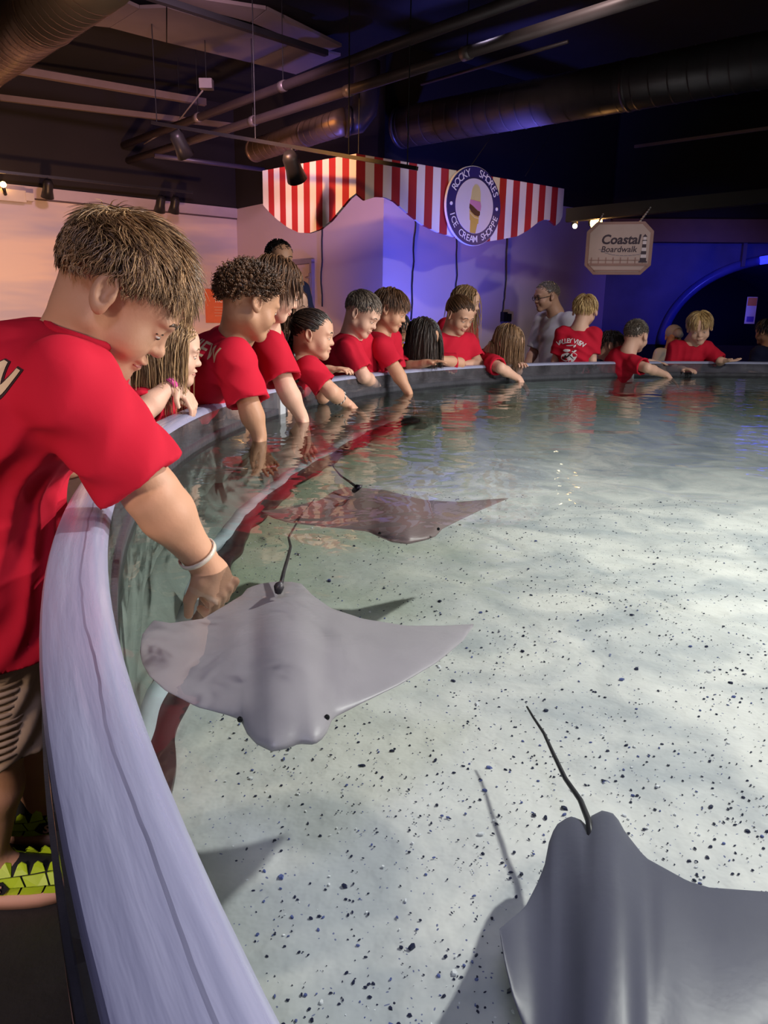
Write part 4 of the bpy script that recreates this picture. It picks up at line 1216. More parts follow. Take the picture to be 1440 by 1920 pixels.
HAIR = {
    'blond': hair_mat('hair_dark_blond', (0.07, 0.034, 0.015), (0.52, 0.31, 0.15)),
    'mid': hair_mat('hair_mid_brown', (0.075, 0.036, 0.016), (0.30, 0.17, 0.085)),
    'sandy': hair_mat('hair_sandy', (0.13, 0.07, 0.03), (0.46, 0.28, 0.13)),
    'fair': hair_mat('hair_fair', (0.28, 0.16, 0.06), (0.78, 0.55, 0.25)),
    'brown': hair_mat('hair_brown', (0.04, 0.018, 0.009), (0.19, 0.09, 0.042)),
    'dark': hair_mat('hair_dark', (0.010, 0.006, 0.005), (0.055, 0.032, 0.022)),
    'black': hair_mat('hair_black', (0.006, 0.005, 0.005), (0.03, 0.022, 0.02)),
    'ash': hair_mat('hair_ash', (0.06, 0.045, 0.035), (0.22, 0.17, 0.13)),
    'grey': hair_mat('hair_grey', (0.10, 0.08, 0.07), (0.30, 0.24, 0.2)),
}
SKIN = {
    'fair': skin_mat('skin_fair', (0.62, 0.37, 0.27)),
    'light': skin_mat('skin_light', (0.55, 0.31, 0.21)),
    'tan': skin_mat('skin_tan', (0.42, 0.22, 0.13)),
    'warm': skin_mat('skin_warm', (0.52, 0.28, 0.175)),
}


def cloth(name, c, var=0.10): return pbr(name, c, 0.85, var=var, vscale=9, bump=0.04, bscale=600, spec=0.2)


RED = cloth('red_tshirt_cotton', (0.47, 0.008, 0.028))
KHAKI = cloth('khaki_shorts_cotton', (0.42, 0.31, 0.23))
NAVY = cloth('navy_cotton', (0.012, 0.014, 0.045)); BLACKC = cloth('black_cotton', (0.015, 0.014, 0.017))
LAV = cloth('pale_grey_cotton', (0.50, 0.47, 0.50)); ORANGE = cloth('orange_cotton', (0.75, 0.22, 0.04)); DENIM = cloth('denim', (0.035, 0.05, 0.11)); WHITEC = cloth('white_cotton', (0.66, 0.62, 0.62))
eye_w = pbr('eye_white', (0.70, 0.66, 0.62), 0.2, var=0.02); eye_d = pbr('eye_dark', (0.012, 0.009, 0.008), 0.15)
lip_m = pbr('lips', (0.42, 0.15, 0.13), 0.4, var=0.08); shoe_m = pbr('dark_shoe', (0.03, 0.03, 0.035), 0.5); sole_m = pbr('pale_shoe_sole', (0.5, 0.42, 0.38), 0.6)


def strands(P, rad, tone, sides=3):
    """P: (n, m, 3) strand points -> verts, quads, tone"""
    n, m, _ = P.shape
    T = np.gradient(P, axis=1); T /= np.linalg.norm(T, axis=2, keepdims=True) + 1e-9
    ref = np.array([0.31, 0.77, 0.55]); A = np.cross(T, ref); A /= np.linalg.norm(A, axis=2, keepdims=True) + 1e-9; B = np.cross(T, A)
    t = np.linspace(0, 1, m); prof = (1 - 0.85 * t ** 2.2) * (0.7 + 0.3 * np.minimum(1, t * 4))
    R_ = np.asarray(rad).reshape(-1, 1, 1) * prof[None, :, None]
    rings = [P + R_ * (math.cos(2 * math.pi * k / sides) * A + math.sin(2 * math.pi * k / sides) * B) for k in range(sides)]
    V_ = np.stack(rings, 2).reshape(-1, 3)
    base = np.arange(n)[:, None, None] * (m * sides) + np.arange(m - 1)[None, :, None] * sides
    k = np.arange(sides)[None, None, :]; k2 = (k + 1) % sides
    Q = np.stack([base + k, base + k2, base + sides + k2, base + sides + k], -1).reshape(-1, 4)
    return V_, Q, np.repeat(tone, m * sides)


HC = np.array([0, -0.014, 0.030]); HR = np.array([0.0765, 0.0935, 0.0795])


def hair_mask(d, line=0.0):
    """d: unit dirs (right, forward, up) from skull centre; True where hair grows"""
    phi = np.degrees(np.arctan2(np.abs(d[:, 0]), d[:, 1]))
    thr = np.interp(phi, [0, 30, 55, 75, 95, 110, 130, 180], [0.42, 0.38, 0.24, -0.18, -0.12, -0.30, -0.52, -0.62]) + line
    return d[:, 2] > thr


def make_hair(root, off, frame, hs, C, N, style, mat, seed, count, rad, length=None, name='hair'):
    rng = np.random.default_rng(seed)
    r_, f_, u_ = frame; M = np.stack([r_, f_, u_], 0)                 # local -> world rows
    down = M @ np.array([0, 0, -1.0])                                  # world down in head space
    line = {'bald': 0.12, 'tied': -0.10}.get(style, 0.0)
    # cap
    nu, nvv = 40, 24; cv = []; th = np.linspace(0, 2 * np.pi, nu, endpoint=False); ph = np.linspace(0.02, 2.5, nvv)
    TT, PP = np.meshgrid(th, ph)
    dirs = np.stack([np.sin(PP) * np.sin(TT), np.sin(PP) * np.cos(TT), np.cos(PP)], -1).reshape(-1, 3)
    ok = hair_mask(dirs, line + 0.03)
    thick = {'short': 0.03, 'buzz': 0.012, 'curly': 0.12, 'bowl': 0.07, 'mess': 0.05, 'bald': 0.01}.get(style, 0.05)
    bump_ = 1 + thick * 0.6 + (0.03 * np.sin(dirs[:, 0] * 23 + seed) * np.sin(dirs[:, 1] * 19) if style in ('curly', 'mess') else 0)
    capv = HC + dirs * HR * np.asarray(bump_).reshape(-1, 1) if np.ndim(bump_) else HC + dirs * HR * bump_
    q = []
    for j in range(nvv - 1):
        for i in range(nu):
            a, b, c, d = j * nu + i, j * nu + (i + 1) % nu, (j + 1) * nu + (i + 1) % nu, (j + 1) * nu + i
            if ok[a] and ok[b] and ok[c] and ok[d]: q.append((a, d, c, b))
    # strands
    d = rng.normal(size=(count * 4, 3)); d /= np.linalg.norm(d, axis=1, keepdims=True)
    d = d[hair_mask(d, line)][:count]; n = len(d)
    L = np.full(n, {'short': 0.034, 'mess': 0.05, 'buzz': 0.012, 'curly': 0.042, 'bowl': 0.065, 'long': 0.30, 'veil': 0.24, 'tied': 0.10, 'bald': 0.014}[style] if length is None else length)
    m = {'long': 13, 'veil': 13, 'curly': 9, 'tied': 9}.get(style, 7)
    top = np.clip(d[:, 2], 0, 1); back = np.clip(-d[:, 1], 0, 1)
    if style in ('short', 'mess', 'buzz', 'bald'): L *= ((0.22 + 0.85 * top) if style == 'mess' else (0.45 + 0.65 * top)) * rng.uniform(0.7, 1.25, n)
    elif style == 'bowl': L *= (0.75 + 0.35 * top) * rng.uniform(0.85, 1.1, n)
    else: L *= rng.uniform(0.85, 1.1, n)
    fw = np.array([0, 1.0, 0]); dn = np.array([0, 0, -1.0])
    sx = np.sign(d[:, :1] + 1e-3)
    if style in ('short', 'mess', 'buzz', 'bald'):
        flow = fw * (top[:, None] * 1.0 + 0.15) + dn * (1 - top[:, None]) * 1.0 + sx * np.array([1, 0, 0]) * 0.35 * top[:, None]
    elif style == 'bowl':
        flow = fw * np.clip(d[:, 1:2] + 0.3, 0, 1) + dn * (1.1 - top[:, None]) + sx * np.array([1, 0, 0]) * 0.5 * top[:, None]
    elif style == 'curly':
        flow = rng.normal(size=(n, 3))
    elif style == 'tied':
        flow = np.array([0, -1.0, 0.25]) + 0 * d
    elif style == 'veil':
        flow = fw * 0.9 * np.clip(d[:, 1:2] + 0.5, 0, 1) + sx * np.array([1, 0, 0]) * 0.7 + dn * 0.5
    else:
        flow = sx * np.array([1, 0, 0]) * 0.9 - fw * 0.55 + dn * 0.35
    flow = flow + rng.normal(size=(n, 3)) * {'mess': 0.13, 'curly': 0.2, 'short': 0.2}.get(style, 0.12)
    # clumping: neighbours share direction noise
    cl = np.sin(d @ rng.normal(size=(3, 3)) * 9 + rng.uniform(0, 6, 3)); flow = flow + cl * {'mess': 0.55, 'curly': 0.3, 'short': 0.25}.get(style, 0.10)
    lift = {'mess': 0.13, 'short': 0.14, 'buzz': 0.8, 'curly': 0.5, 'bowl': 0.10, 'bald': 0.3}.get(style, 0.06)
    dirn = flow - d * (flow * d).sum(1, keepdims=True); dirn /= np.linalg.norm(dirn, axis=1, keepdims=True) + 1e-9
    dirn = dirn + d * lift; dirn /= np.linalg.norm(dirn, axis=1, keepdims=True)
    p = HC + d * HR * 1.0; pts = [p.copy()]
    lay = 1.02 + rng.random(n) * {'mess': 0.10, 'curly': 0.22, 'bowl': 0.10, 'long': 0.11, 'veil': 0.13, 'tied': 0.06}.get(style, 0.05)
    grav = {'long': 0.9, 'veil': 0.8, 'bowl': 0.25, 'tied': 0.0, 'curly': 0.0, 'mess': 0.12}.get(style, 0.10)
    Nl = (M @ (np.asarray(N) - np.asarray(C))) / hs
    ca = rng.uniform(0, 6.28, n)
    for k in range(1, m):
        st = (L / (m - 1))[:, None]
        if style == 'curly':
            w = ca + k * 1.5
            tg = np.cross(d, dirn); tg /= np.linalg.norm(tg, axis=1, keepdims=True) + 1e-9
            step = dirn * np.cos(w)[:, None] + tg * np.sin(w)[:, None] + d * 0.45
            p = p + step * st
        else:
            p = p + dirn * st
            if style == 'mess':
                tg = np.cross(d, dirn); p = p + tg * (0.0020 * np.sin(k * 1.25 + 7 * cl[:, :1] + 3 * d[:, :1]))
            dirn = dirn + down * grav * (0.35 if k < 3 and style not in ('long', 'veil') else 1.0)
            if style in ('long', 'veil'):
                dirn = dirn + rng.normal(size=(n, 3)) * 0.10 + 0.06 * np.sin(p * 40 + seed)
            dirn /= np.linalg.norm(dirn, axis=1, keepdims=True)
        e = (p - HC) / HR; en = np.linalg.norm(e, axis=1); lo = en < lay
        p[lo] = HC + e[lo] / en[lo, None] * HR * lay[lo, None]
        if style == 'long':   # keep it off the face
            fc = (p[:, 1] > 0.02) & (p[:, 2] < 0.055) & (np.abs(p[:, 0]) < 0.068)
            p[fc, 0] = np.sign(p[fc, 0] + 1e-4) * (0.068 + 0.01 * rng.random(fc.sum())); p[fc, 1] -= 0.02
        if style in ('long', 'veil'):
            w = p[:, 2] < -0.06
            ax_ = p[w] - Nl * 0.8; rr = np.linalg.norm(ax_, axis=1); inn = rr < 0.085
            tmp = p[w]; tmp[inn] = Nl * 0.8 + ax_[inn] / rr[inn, None] * 0.085; p[w] = tmp
            jaw = (p[:, 2] < 0.0) & (np.hypot(p[:, 0] / 0.068, (p[:, 1] - 0.01) / 0.08) < 1) & (p[:, 2] > -0.13)
            g = np.hypot(p[jaw, 0] / 0.068, (p[jaw, 1] - 0.01) / 0.08) + 1e-3
            p[jaw, 0] /= g; p[jaw, 1] = 0.01 + (p[jaw, 1] - 0.01) / g
        if style == 'tied':
            kd = nv([0, -0.9, 0.25]); tt = k / (m - 1); q_ = d * (1 - tt) + kd * tt + 0.0 * d; q_ /= np.linalg.norm(q_, axis=1, keepdims=True) + 1e-9
            p = HC + q_ * HR * (lay[:, None] + 0.05 * tt)
        pts.append(p.copy())
    P = np.stack(pts, 1)
    tone = np.clip(rng.normal(0.42, 0.33, n) + 0.2 * cl[:, 0], 0, 1)
    V_, Q, tn = strands(P, rad * rng.uniform(0.7, 1.3, n), tone)
    V_ = np.concatenate([capv, V_]); tn = np.concatenate([np.full(len(capv), 0.28), tn])
    Q = np.concatenate([np.array(q, int).reshape(-1, 4), Q + len(capv)])
    Wd = np.asarray(C) + hs * (V_ @ M)
    o = quad_mesh(name, Wd, Q, root, [mat], off)
    at_ = o.data.attributes.new('tone', 'FLOAT', 'POINT'); at_.data.foreach_set('value', tn.astype(f4))
    return o


def ik(S, Wp, l1, l2, pole):
    S = np.asarray(S, float); Wp = np.asarray(Wp, float); d = Wp - S; L = np.linalg.norm(d); k = max(0.74, L * 1.03 / (l1 + l2)); l1 *= k; l2 *= k
    a = (l1 * l1 - l2 * l2 + L * L) / (2 * L); h = math.sqrt(max(0, l1 * l1 - a * a)); dn = d / L
    p = np.asarray(pole, float); p = nv(p - dn * (p @ dn))
    return S + dn * a + p * h


def add_hand(F, Wp, hd, pn, s, curl, thumb_side, spread=0.10):
    hd = nv(hd); pn = nv(np.asarray(pn, float) - hd * (np.asarray(pn, float) @ hd)); lat = np.cross(hd, pn) * thumb_side
    Wp = np.asarray(Wp, float); pc = Wp + hd * 0.045 * s
    F.ell(pc, (0.033 * s, 0.043 * s, 0.0135 * s), (lat, hd, pn), 0.012)
    F.cone(Wp - hd * 0.015 * s, Wp + hd * 0.02 * s, 0.0205 * s, 0.021 * s, 0.014)
    for i, (o, ln) in enumerate(((0.025, 0.052), (0.009, 0.060), (-0.008, 0.056), (-0.024, 0.044))):
        b = pc + hd * 0.034 * s + lat * o * s; r = 0.0076 * s
        a0 = curl * (0.9 + 0.12 * i); dd = hd + lat * (o * spread / 0.025)
        d1 = nv(dd * math.cos(a0 * 0.5) + pn * math.sin(a0 * 0.5)); d2 = nv(dd * math.cos(a0 * 1.3) + pn * math.sin(a0 * 1.3)); d3 = nv(dd * math.cos(a0 * 1.9) + pn * math.sin(a0 * 1.9))
        p1 = b + d1 * ln * 0.46 * s; p2 = p1 + d2 * ln * 0.32 * s; p3 = p2 + d3 * ln * 0.24 * s
        F.cone(b - d1 * 0.012 * s, p1, r * 1.05, r, 0.005); F.cone(p1, p2, r, r * 0.92, 0.003); F.cone(p2, p3, r * 0.92, r * 0.8, 0.003)
    t0 = pc - hd * 0.018 * s + lat * 0.026 * s; td = nv(lat * 0.75 + hd * 0.75 + pn * 0.25 * (1 + curl))
    t1 = t0 + td * 0.032 * s; t2 = t1 + nv(td + hd * 0.7) * 0.026 * s
    F.cone(t0, t1, 0.0115 * s, 0.009 * s, 0.010); F.cone(t1, t2, 0.009 * s, 0.0072 * s, 0.004)


def add_head(F, C, fr, hs, detail):
    r_, f_, u_ = fr
    def p(x, f, u): return np.asarray(C) + hs * (r_ * x + f_ * f + u_ * u)
    A = (r_, f_, u_); R3 = lambda a, b, c: (a * hs, b * hs, c * hs)
    F.ell(p(0, -0.014, 0.030), R3(0.073, 0.090, 0.076), A, 0.02 * hs)
    F.ell(p(0, 0.040, 0.034), R3(0.058, 0.040, 0.046), A, 0.03 * hs)
    F.ell(p(0, 0.026, -0.028), R3(0.057, 0.054, 0.066), A, 0.03 * hs)
    for sg in (-1, 1):
        F.cone(p(sg * 0.042, 0.000, -0.052), p(sg * 0.012, 0.060, -0.086), 0.022 * hs, 0.016 * hs, 0.02 * hs)
        F.ell(p(sg * 0.033, 0.052, -0.036), R3(0.030, 0.027, 0.030), A, 0.02 * hs)
    F.cone(p(0, 0.064, -0.088), p(0, 0.066, -0.086), 0.018 * hs, 0.018 * hs, 0.02 * hs)
    for sg in (-1, 1):
        F.ell(p(sg * 0.024, 0.074, 0.018), R3(0.026, 0.014, 0.010), A, 0.014 * hs)
        F.ell(p(sg * 0.032, 0.094, -0.003), R3(0.017, 0.016, 0.011), A, 0.012 * hs, 'sub')
        F.ell(p(sg * 0.031, 0.0705, -0.001), R3(0.0155, 0.0125, 0.0115), A, 0.004 * hs)
    F.cone(p(0, 0.074, 0.002), p(0, 0.090, -0.024), 0.008 * hs, 0.0095 * hs, 0.014 * hs)
    F.ell(p(0, 0.0915, -0.0255), R3(0.0105, 0.0105, 0.0095), A, 0.006 * hs)
    for sg in (-1, 1): F.ell(p(sg * 0.0105, 0.083, -0.0285), R3(0.0075, 0.009, 0.0065), A, 0.005 * hs)
    F.ell(p(0, 0.082, -0.052), R3(0.021, 0.011, 0.0075), A, 0.008 * hs)
    F.ell(p(0, 0.079, -0.064), R3(0.017, 0.0105, 0.0075), A, 0.007 * hs)
    F.ell(p(0, 0.094, -0.058), R3(0.022, 0.010, 0.0024), A, 0.003 * hs, 'sub')
    ct, st = math.cos(0.22), math.sin(0.22)
    ef, eu = f_ * ct + u_ * st, u_ * ct - f_ * st
    for sg in (-1, 1):
        en = nv(r_ * sg * 0.95 - f_ * 0.32)
        e1 = nv(ef - en * (ef @ en)); e2 = np.cross(en, e1)
        if e2 @ u_ < 0: e2 = -e2
        c0 = p(sg * 0.0745, -0.010, -0.004)
        F.ell(c0 + en * 0.006 * hs, R3(0.0095, 0.0190, 0.0300), (en, e1, e2), 0.006 * hs)
        F.ell(c0 - e2 * 0.022 * hs + en * 0.003 * hs + e1 * 0.003 * hs, R3(0.007, 0.010, 0.012), (en, e1, e2), 0.006 * hs)
        F.ell(c0 + en * 0.0145 * hs + e1 * 0.005 * hs + e2 * 0.003 * hs, R3(0.0115, 0.0120, 0.0205), (en, e1, e2), 0.004 * hs, 'sub')
        if detail: F.ell(c0 + en * 0.006 * hs + e1 * 0.013 * hs - e2 * 0.004 * hs, R3(0.004, 0.005, 0.007), (en, e1, e2), 0.004 * hs)
    return p


def person(label, C, face, N=None, P=None, body=None, R=None, L=None, s=1.0, hs=1.0, skin='fair', hair=('short', 'brown'), hair_n=420, hair_r=0.0022, hair_len=None,
           shirt=RED, bottoms=None, hem=None, h=0.009, hf=0.0055, seed=1, roll=0.0, ground=0.0, feet=None, spine=None, SR=None, SL=None, sleeve=0.72, sleeve_r=(0.058, 0.066),
           detail=False, eyes=True, shoes=True, group='children leaning on the pool rim', cat='person', shorts_z=0.34, fold=0.0034, smile=False, bulk=1.0, adult=False, fine_hands=False):
    C = np.asarray(C, float); f_ = nv(face)
    zup = np.array([0, 0, 1.0]); u_ = nv(zup - f_ * (zup @ f_)); r_ = np.cross(f_, u_)
    if roll: u_, r_ = u_ * math.cos(roll) + r_ * math.sin(roll), r_ * math.cos(roll) - u_ * math.sin(roll)
    fr = (r_, f_, u_)
    body = nv([*(np.asarray(body if body is not None else f_, float)[:2]), 0])
    if N is None: N = C - u_ * 0.115 * hs - f_ * 0.03 * hs - zup * 0.02 * s
    N = np.asarray(N, float)
    side = np.cross(body, zup)                                         # figure's right
    if P is None: P = np.array([N[0] - body[0] * 0.06, N[1] - body[1] * 0.06, ground + 0.60 * s])
    P = np.asarray(P, float)
    hipz = P[2]
    axis = nv(N - P)
    if SR is None: SR = N + side * 0.128 * s * bulk - axis * 0.045 * s
    if SL is None: SL = N - side * 0.128 * s * bulk - axis * 0.045 * s
    SR = np.asarray(SR, float); SL = np.asarray(SL, float)
    spine = np.asarray(spine, float) if spine is not None else (P + N) / 2 - body * 0.02 * s
    chest = spine * 0.45 + N * 0.55 - axis * 0.02 * s
    sideS = nv(SR - SL)
    base = np.array([P[0], P[1], ground])
    root = empty('person', base, label, cat, group)
    # --- arms
    arms = []
    for sg, S, spec in ((1, SR, R), (-1, SL, L)):
        if spec is None:
            spec = dict(w=S + np.array([0, 0, -0.36 * s]) + body * 0.10 * s + side * sg * 0.05 * s, pole=-body + side * sg * 0.3)
        Wp = np.asarray(spec['w'], float); E = ik(S, Wp, 0.215 * s, 0.19 * s, spec.get('pole', -body * 0.6 + side * sg * 0.6 - zup * 0.3))
        if 'e' in spec: E = np.asarray(spec['e'], float)
        hd = np.asarray(spec.get('hd', Wp - E), float); pn = np.asarray(spec.get('pn', -side * sg + 0.2 * body), float)
        arms.append((sg, S, E, Wp, hd, pn, spec.get('curl', 0.5)))
    # --- body
    F = Field()
    p = add_head(F, C, fr, hs, detail)
    F.cone(p(0, -0.024, -0.050), N + (p(0, 0, 0) - N) * 0.05, 0.044 * hs, 0.050 * s, 0.03)
    F.cone(p(0, -0.050, 0.0), N - body * 0.012 * s, 0.036 * hs, 0.045 * s, 0.03)
    F.cone(N, chest, 0.050 * s, 0.065 * s, 0.03)
    F.econe(chest, spine, (0.105 * s * bulk, 0.075 * s * bulk), (0.095 * s * bulk, 0.072 * s * bulk), sideS, 0.04)
    F.econe(spine, P, (0.095 * s * bulk, 0.072 * s * bulk), (0.105 * s * bulk, 0.080 * s * bulk), side, 0.04)
    for sg, S, E, Wp, hd, pn, curl in arms:
        F.cone(N - axis * 0.03 * s, S, 0.040 * s, 0.043 * s, 0.03)
        F.cone(S, E, 0.042 * s * bulk, 0.035 * s * bulk, 0.02)
        m_ = E * 0.7 + Wp * 0.3
        F.cone(E, m_, 0.0345 * s * bulk, 0.0355 * s * bulk, 0.015); F.cone(m_, Wp, 0.0355 * s * bulk, 0.0225 * s, 0.015)
        add_hand(F, Wp, hd, pn, s, curl, -1 if sg == 1 else 1)
    hips = [P + side * sg * 0.058 * s for sg in (1, -1)]
    if feet is None: feet = [np.array([q[0], q[1], ground]) + body * 0.02 + side * sg * 0.02 for q, sg in zip(hips, (1, -1))]
    fdirs = []
    for q, ft in zip(hips, feet):
        ft = np.asarray(ft, float); an = ft + np.array([0, 0, 0.065 * s]); kn = (q + an) / 2 + body * 0.02 * s
        F.cone(q, kn, 0.068 * s, 0.046 * s, 0.025); F.cone(kn, kn * 0.65 + an * 0.35, 0.045 * s, 0.047 * s, 0.02); F.cone(kn * 0.65 + an * 0.35, an, 0.047 * s, 0.029 * s, 0.02)
        F.cone(an, ft + body * 0.10 * s + zup * 0.025 * s, 0.030 * s, 0.022 * s, 0.02)
    lo, hi = F.bounds()
    fine = [(C - 0.125 * hs, C + 0.125 * hs)]
    if fine_hands:
        for a in arms:
            if fine_hands is True or a[0] == fine_hands:
                c = a[3] + nv(a[4]) * 0.06 * s; fine.append((c - 0.075 * s, c + 0.075 * s))
    ax = axes_for(lo, hi, h, fine, hf)
    V_, Q = nets(F.sample(ax), ax); V_ = relax(V_, Q, 1, 0.4)
    body_o = quad_mesh('body', V_, Q, root, [SKIN[skin]], base)
    # --- face pieces set on the surface
    hm = (np.abs(V_ - C) < 0.16 * hs).all(1)
    if eyes:
        bvh = BVHTree.FromPolygons(V_.tolist(), Q.tolist())
        def on_face(x, u, depth=0.0):
            o = p(x, 0.20, u); hit = bvh.ray_cast(Vector(o), Vector(-f_))
            return np.array(hit[0]) - f_ * depth if hit[0] is not None else p(x, 0.08, u)
        axv = (Vector(r_), Vector(f_), Vector(u_))
        for sg in (-1, 1):
            c = on_face(sg * 0.031, -0.0055, 0.0095 * hs)
            eo = MB().ball(c, (0.0130 * hs, 0.0108 * hs, 0.0050 * hs), 14, 8, ax=axv).build('eye', eye_w, root, True, base)
            MB().ball(c + f_ * 0.0062 * hs - u_ * 0.001 * hs, (0.0058 * hs, 0.0050 * hs, 0.0047 * hs), 10, 6, ax=axv).build('iris', eye_d, eo, True, Vector((0, 0, 0)) + Vector(base))
            bw = [on_face(sg * x, u, 0.0005) for x, u in ((0.014, 0.019), (0.026, 0.024), (0.038, 0.023), (0.046, 0.018))]
            MB().tube(bw, [0.0022 * hs, 0.0032 * hs, 0.003 * hs, 0.0015 * hs], 6).build('eyebrow', HAIR[hair[1]], root, True, base)
            ls = [on_face(sg * x, u, -0.0002) for x, u in ((0.018, -0.003), (0.026, 0.0012), (0.036, 0.0012), (0.045, -0.003))]
            MB().tube(ls, 0.0013 * hs, 5).build('eyelid_line', eye_d, root, True, base)
        w = 0.024 if smile else 0.019
        ml = [on_face(x, -0.0575 + (0.006 * (abs(x) / w) ** 2 if smile else -0.001 * (abs(x) / w) ** 2), 0.0012) for x in np.linspace(-w, w, 7)]
        lo_ = MB()
        lo_.tube([q + u_ * 0.0035 * hs for q in ml], [0.0012 * hs, 0.003 * hs, 0.0038 * hs, 0.0034 * hs, 0.0038 * hs, 0.003 * hs, 0.0012 * hs], 6)
        lo_.tube([q - u_ * 0.0042 * hs for q in ml], [0.0012 * hs, 0.003 * hs, 0.0042 * hs, 0.0046 * hs, 0.0042 * hs, 0.003 * hs, 0.0012 * hs], 6)
        lo_.build('lips', lip_m, root, True, base)
    # --- hair
    if hair:
        make_hair(root, base, fr, hs, C, N, hair[0], HAIR[hair[1]], seed, hair_n, hair_r, hair_len)
    # --- shirt
    rng = np.random.default_rng(seed)
    B = Field(); b_ = bulk
    hemv = P - zup * 0.03 * s if hem is None else np.array([P[0], P[1], hem])
    B.econe(N - axis * 0.055 * s, chest, (0.098 * s * b_, 0.066 * s * b_), (0.140 * s * b_, 0.098 * s * b_), sideS, 0.05)
    B.econe(chest, spine, (0.140 * s * b_, 0.098 * s * b_), (0.130 * s * b_, 0.098 * s * b_), sideS, 0.04)
    B.econe(spine, P, (0.130 * s * b_, 0.098 * s * b_), (0.140 * s * b_, 0.108 * s * b_), side, 0.04, planes=((hemv, -zup),))
    B.econe(P, hemv - zup * 0.03, (0.140 * s * b_, 0.108 * s * b_), (0.142 * s * b_, 0.112 * s * b_), side, 0.02, planes=((hemv, -zup),))
    for sg, S, E, Wp, hd, pn, curl in arms:
        B.cone(N - axis * 0.035 * s, S, 0.046 * s, 0.054 * s, 0.035)
    for sg, S, E, Wp, hd, pn, curl in arms:
        d = nv(E - S); end = S + (E - S) * sleeve
        B.cone(S, end + d * 0.06, sleeve_r[0] * s, sleeve_r[1] * s * 1.06, 0.035, planes=((end, d),))
    for sg, S, E, Wp, hd, pn, curl in arms:
        d = nv(E - S); end = S + (E - S) * sleeve
        B.cone(end - d * 0.03 * s, end + d * 0.06, sleeve_r[1] * s - 0.022, sleeve_r[1] * s - 0.004, 0.004, 'sub')
    B.econe(hemv + zup * 0.02, hemv - zup * 0.1, (0.130 * s * b_, 0.098 * s * b_), (0.136 * s * b_, 0.106 * s * b_), side, 0.004, 'sub')
    nd = nv(p(0, -0.03, -0.05) - N)
    B.cone(N + nd * 0.012 * s + body * 0.012 * s, N + nd * 0.09 * s, 0.053 * s, 0.070 * s, 0.012, 'sub')
    B.cone(C, C + u_ * 0.02, 0.105 * hs, 0.105 * hs, 0.004, 'sub')
    d1 = nv(rng.normal(size=3) + np.array([0, 0, 0.8])); d2 = nv(rng.normal(size=3)); d3 = nv(np.array([side[0] * 0.7, side[1] * 0.7, 0.7])); a1, a2 = rng.uniform(0, 6.28, 2)
    def disp(x, y, z):
        q1 = x * d1[0] + y * d1[1] + z * d1[2]; q2 = x * d2[0] + y * d2[1] + z * d2[2]; q3 = x * d3[0] + y * d3[1] + z * d3[2]
        w = 1 - 2 * np.abs(np.sin(60 / s * q1 + 1.6 * np.sin(13 * q2 + a1))); v = np.sin(110 / s * q3 + 2.0 * np.sin(15 * q1 + a2))
        msk = 0.5 + 0.5 * np.sin(19 * q2 + 11 * q3 + a2)
        return -fold * (w * msk + 0.6 * v * (1 - msk))
    lo, hi = B.bounds(0.02); hsft = max(0.005, h * 0.8) if not detail else 0.0052
    ax = axes_for(lo, hi, hsft)
    SV, SQ = nets(B.sample(ax, disp), ax); SV = relax(SV, SQ, 1, 0.5)
    shirt_o = quad_mesh('shirt', SV, SQ, root, [shirt], base)
    # --- ribbed collar round the neck hole
    sb = BVHTree.FromPolygons(SV.tolist(), SQ.tolist()) if detail else None; ca_ = nv(np.cross(nd, side)); cb_ = np.cross(nd, ca_); ring_ = []
    for i in range(28 if detail else 0):
        w_ = 2 * math.pi * i / 28; dr = ca_ * math.cos(w_) + cb_ * math.sin(w_); best = None
        for hgt in (0.050, 0.042, 0.034, 0.026, 0.018, 0.010, 0.002):
            o_ = N + nd * hgt * s + body * 0.012 * s
            hit = sb.ray_cast(Vector(o_), Vector(dr), 0.085 * s)
            if hit[0] is not None: best = np.array(hit[0]) + nd * 0.001; break
        ring_.append(best if best is not None else N + nd * 0.012 * s + body * 0.012 * s + dr * 0.056 * s)
    ring_ = np.array(ring_)
    for _ in range(3 if detail else 0): ring_ = ring_ * 0.5 + 0.25 * (np.roll(ring_, 1, 0) + np.roll(ring_, -1, 0))
    if detail: MB().tube([*ring_, ring_[0], ring_[1]], 0.0065 * s, 8, cap=False).build('collar', shirt, root, True, base)
    # --- shorts
    if bottoms is not None:
        K = Field(); kz = ground + shorts_z
        K.econe(P + zup * 0.02 * s, P - zup * 0.05 * s, (0.118 * s * b_, 0.094 * s * b_), (0.122 * s * b_, 0.098 * s * b_), side, 0.03)
        for q, ft in zip(hips, feet):
            an = np.asarray(ft, float) + np.array([0, 0, 0.065 * s]); kn = (q + an) / 2 + body * 0.02 * s; d = nv(kn - q)
            t = np.clip((q[2] - kz) / max(1e-3, q[2] - kn[2]), 0.2, 1.95); end = q + (kn - q) * t
            K.cone(q, end, 0.080 * s, 0.080 * s, 0.02, planes=((end, d),))
        for q, ft in zip(hips, feet):
            an = np.asarray(ft, float) + np.array([0, 0, 0.065 * s]); kn = (q + an) / 2 + body * 0.02 * s; d = nv(kn - q)
            t = np.clip((q[2] - kz) / max(1e-3, q[2] - kn[2]), 0.2, 1.95); end = q + (kn - q) * t
            K.cone(end - d * 0.02, end + d * 0.05, 0.068 * s, 0.074 * s, 0.004, 'sub')
        lo, hi = K.bounds(0.02); ax = axes_for(lo, hi, max(0.007, h * 0.9) if not detail else 0.005)
        KV, KQ = nets(K.sample(ax, disp), ax); quad_mesh('shorts', relax(KV, KQ, 1, .5), KQ, root, [bottoms], base)
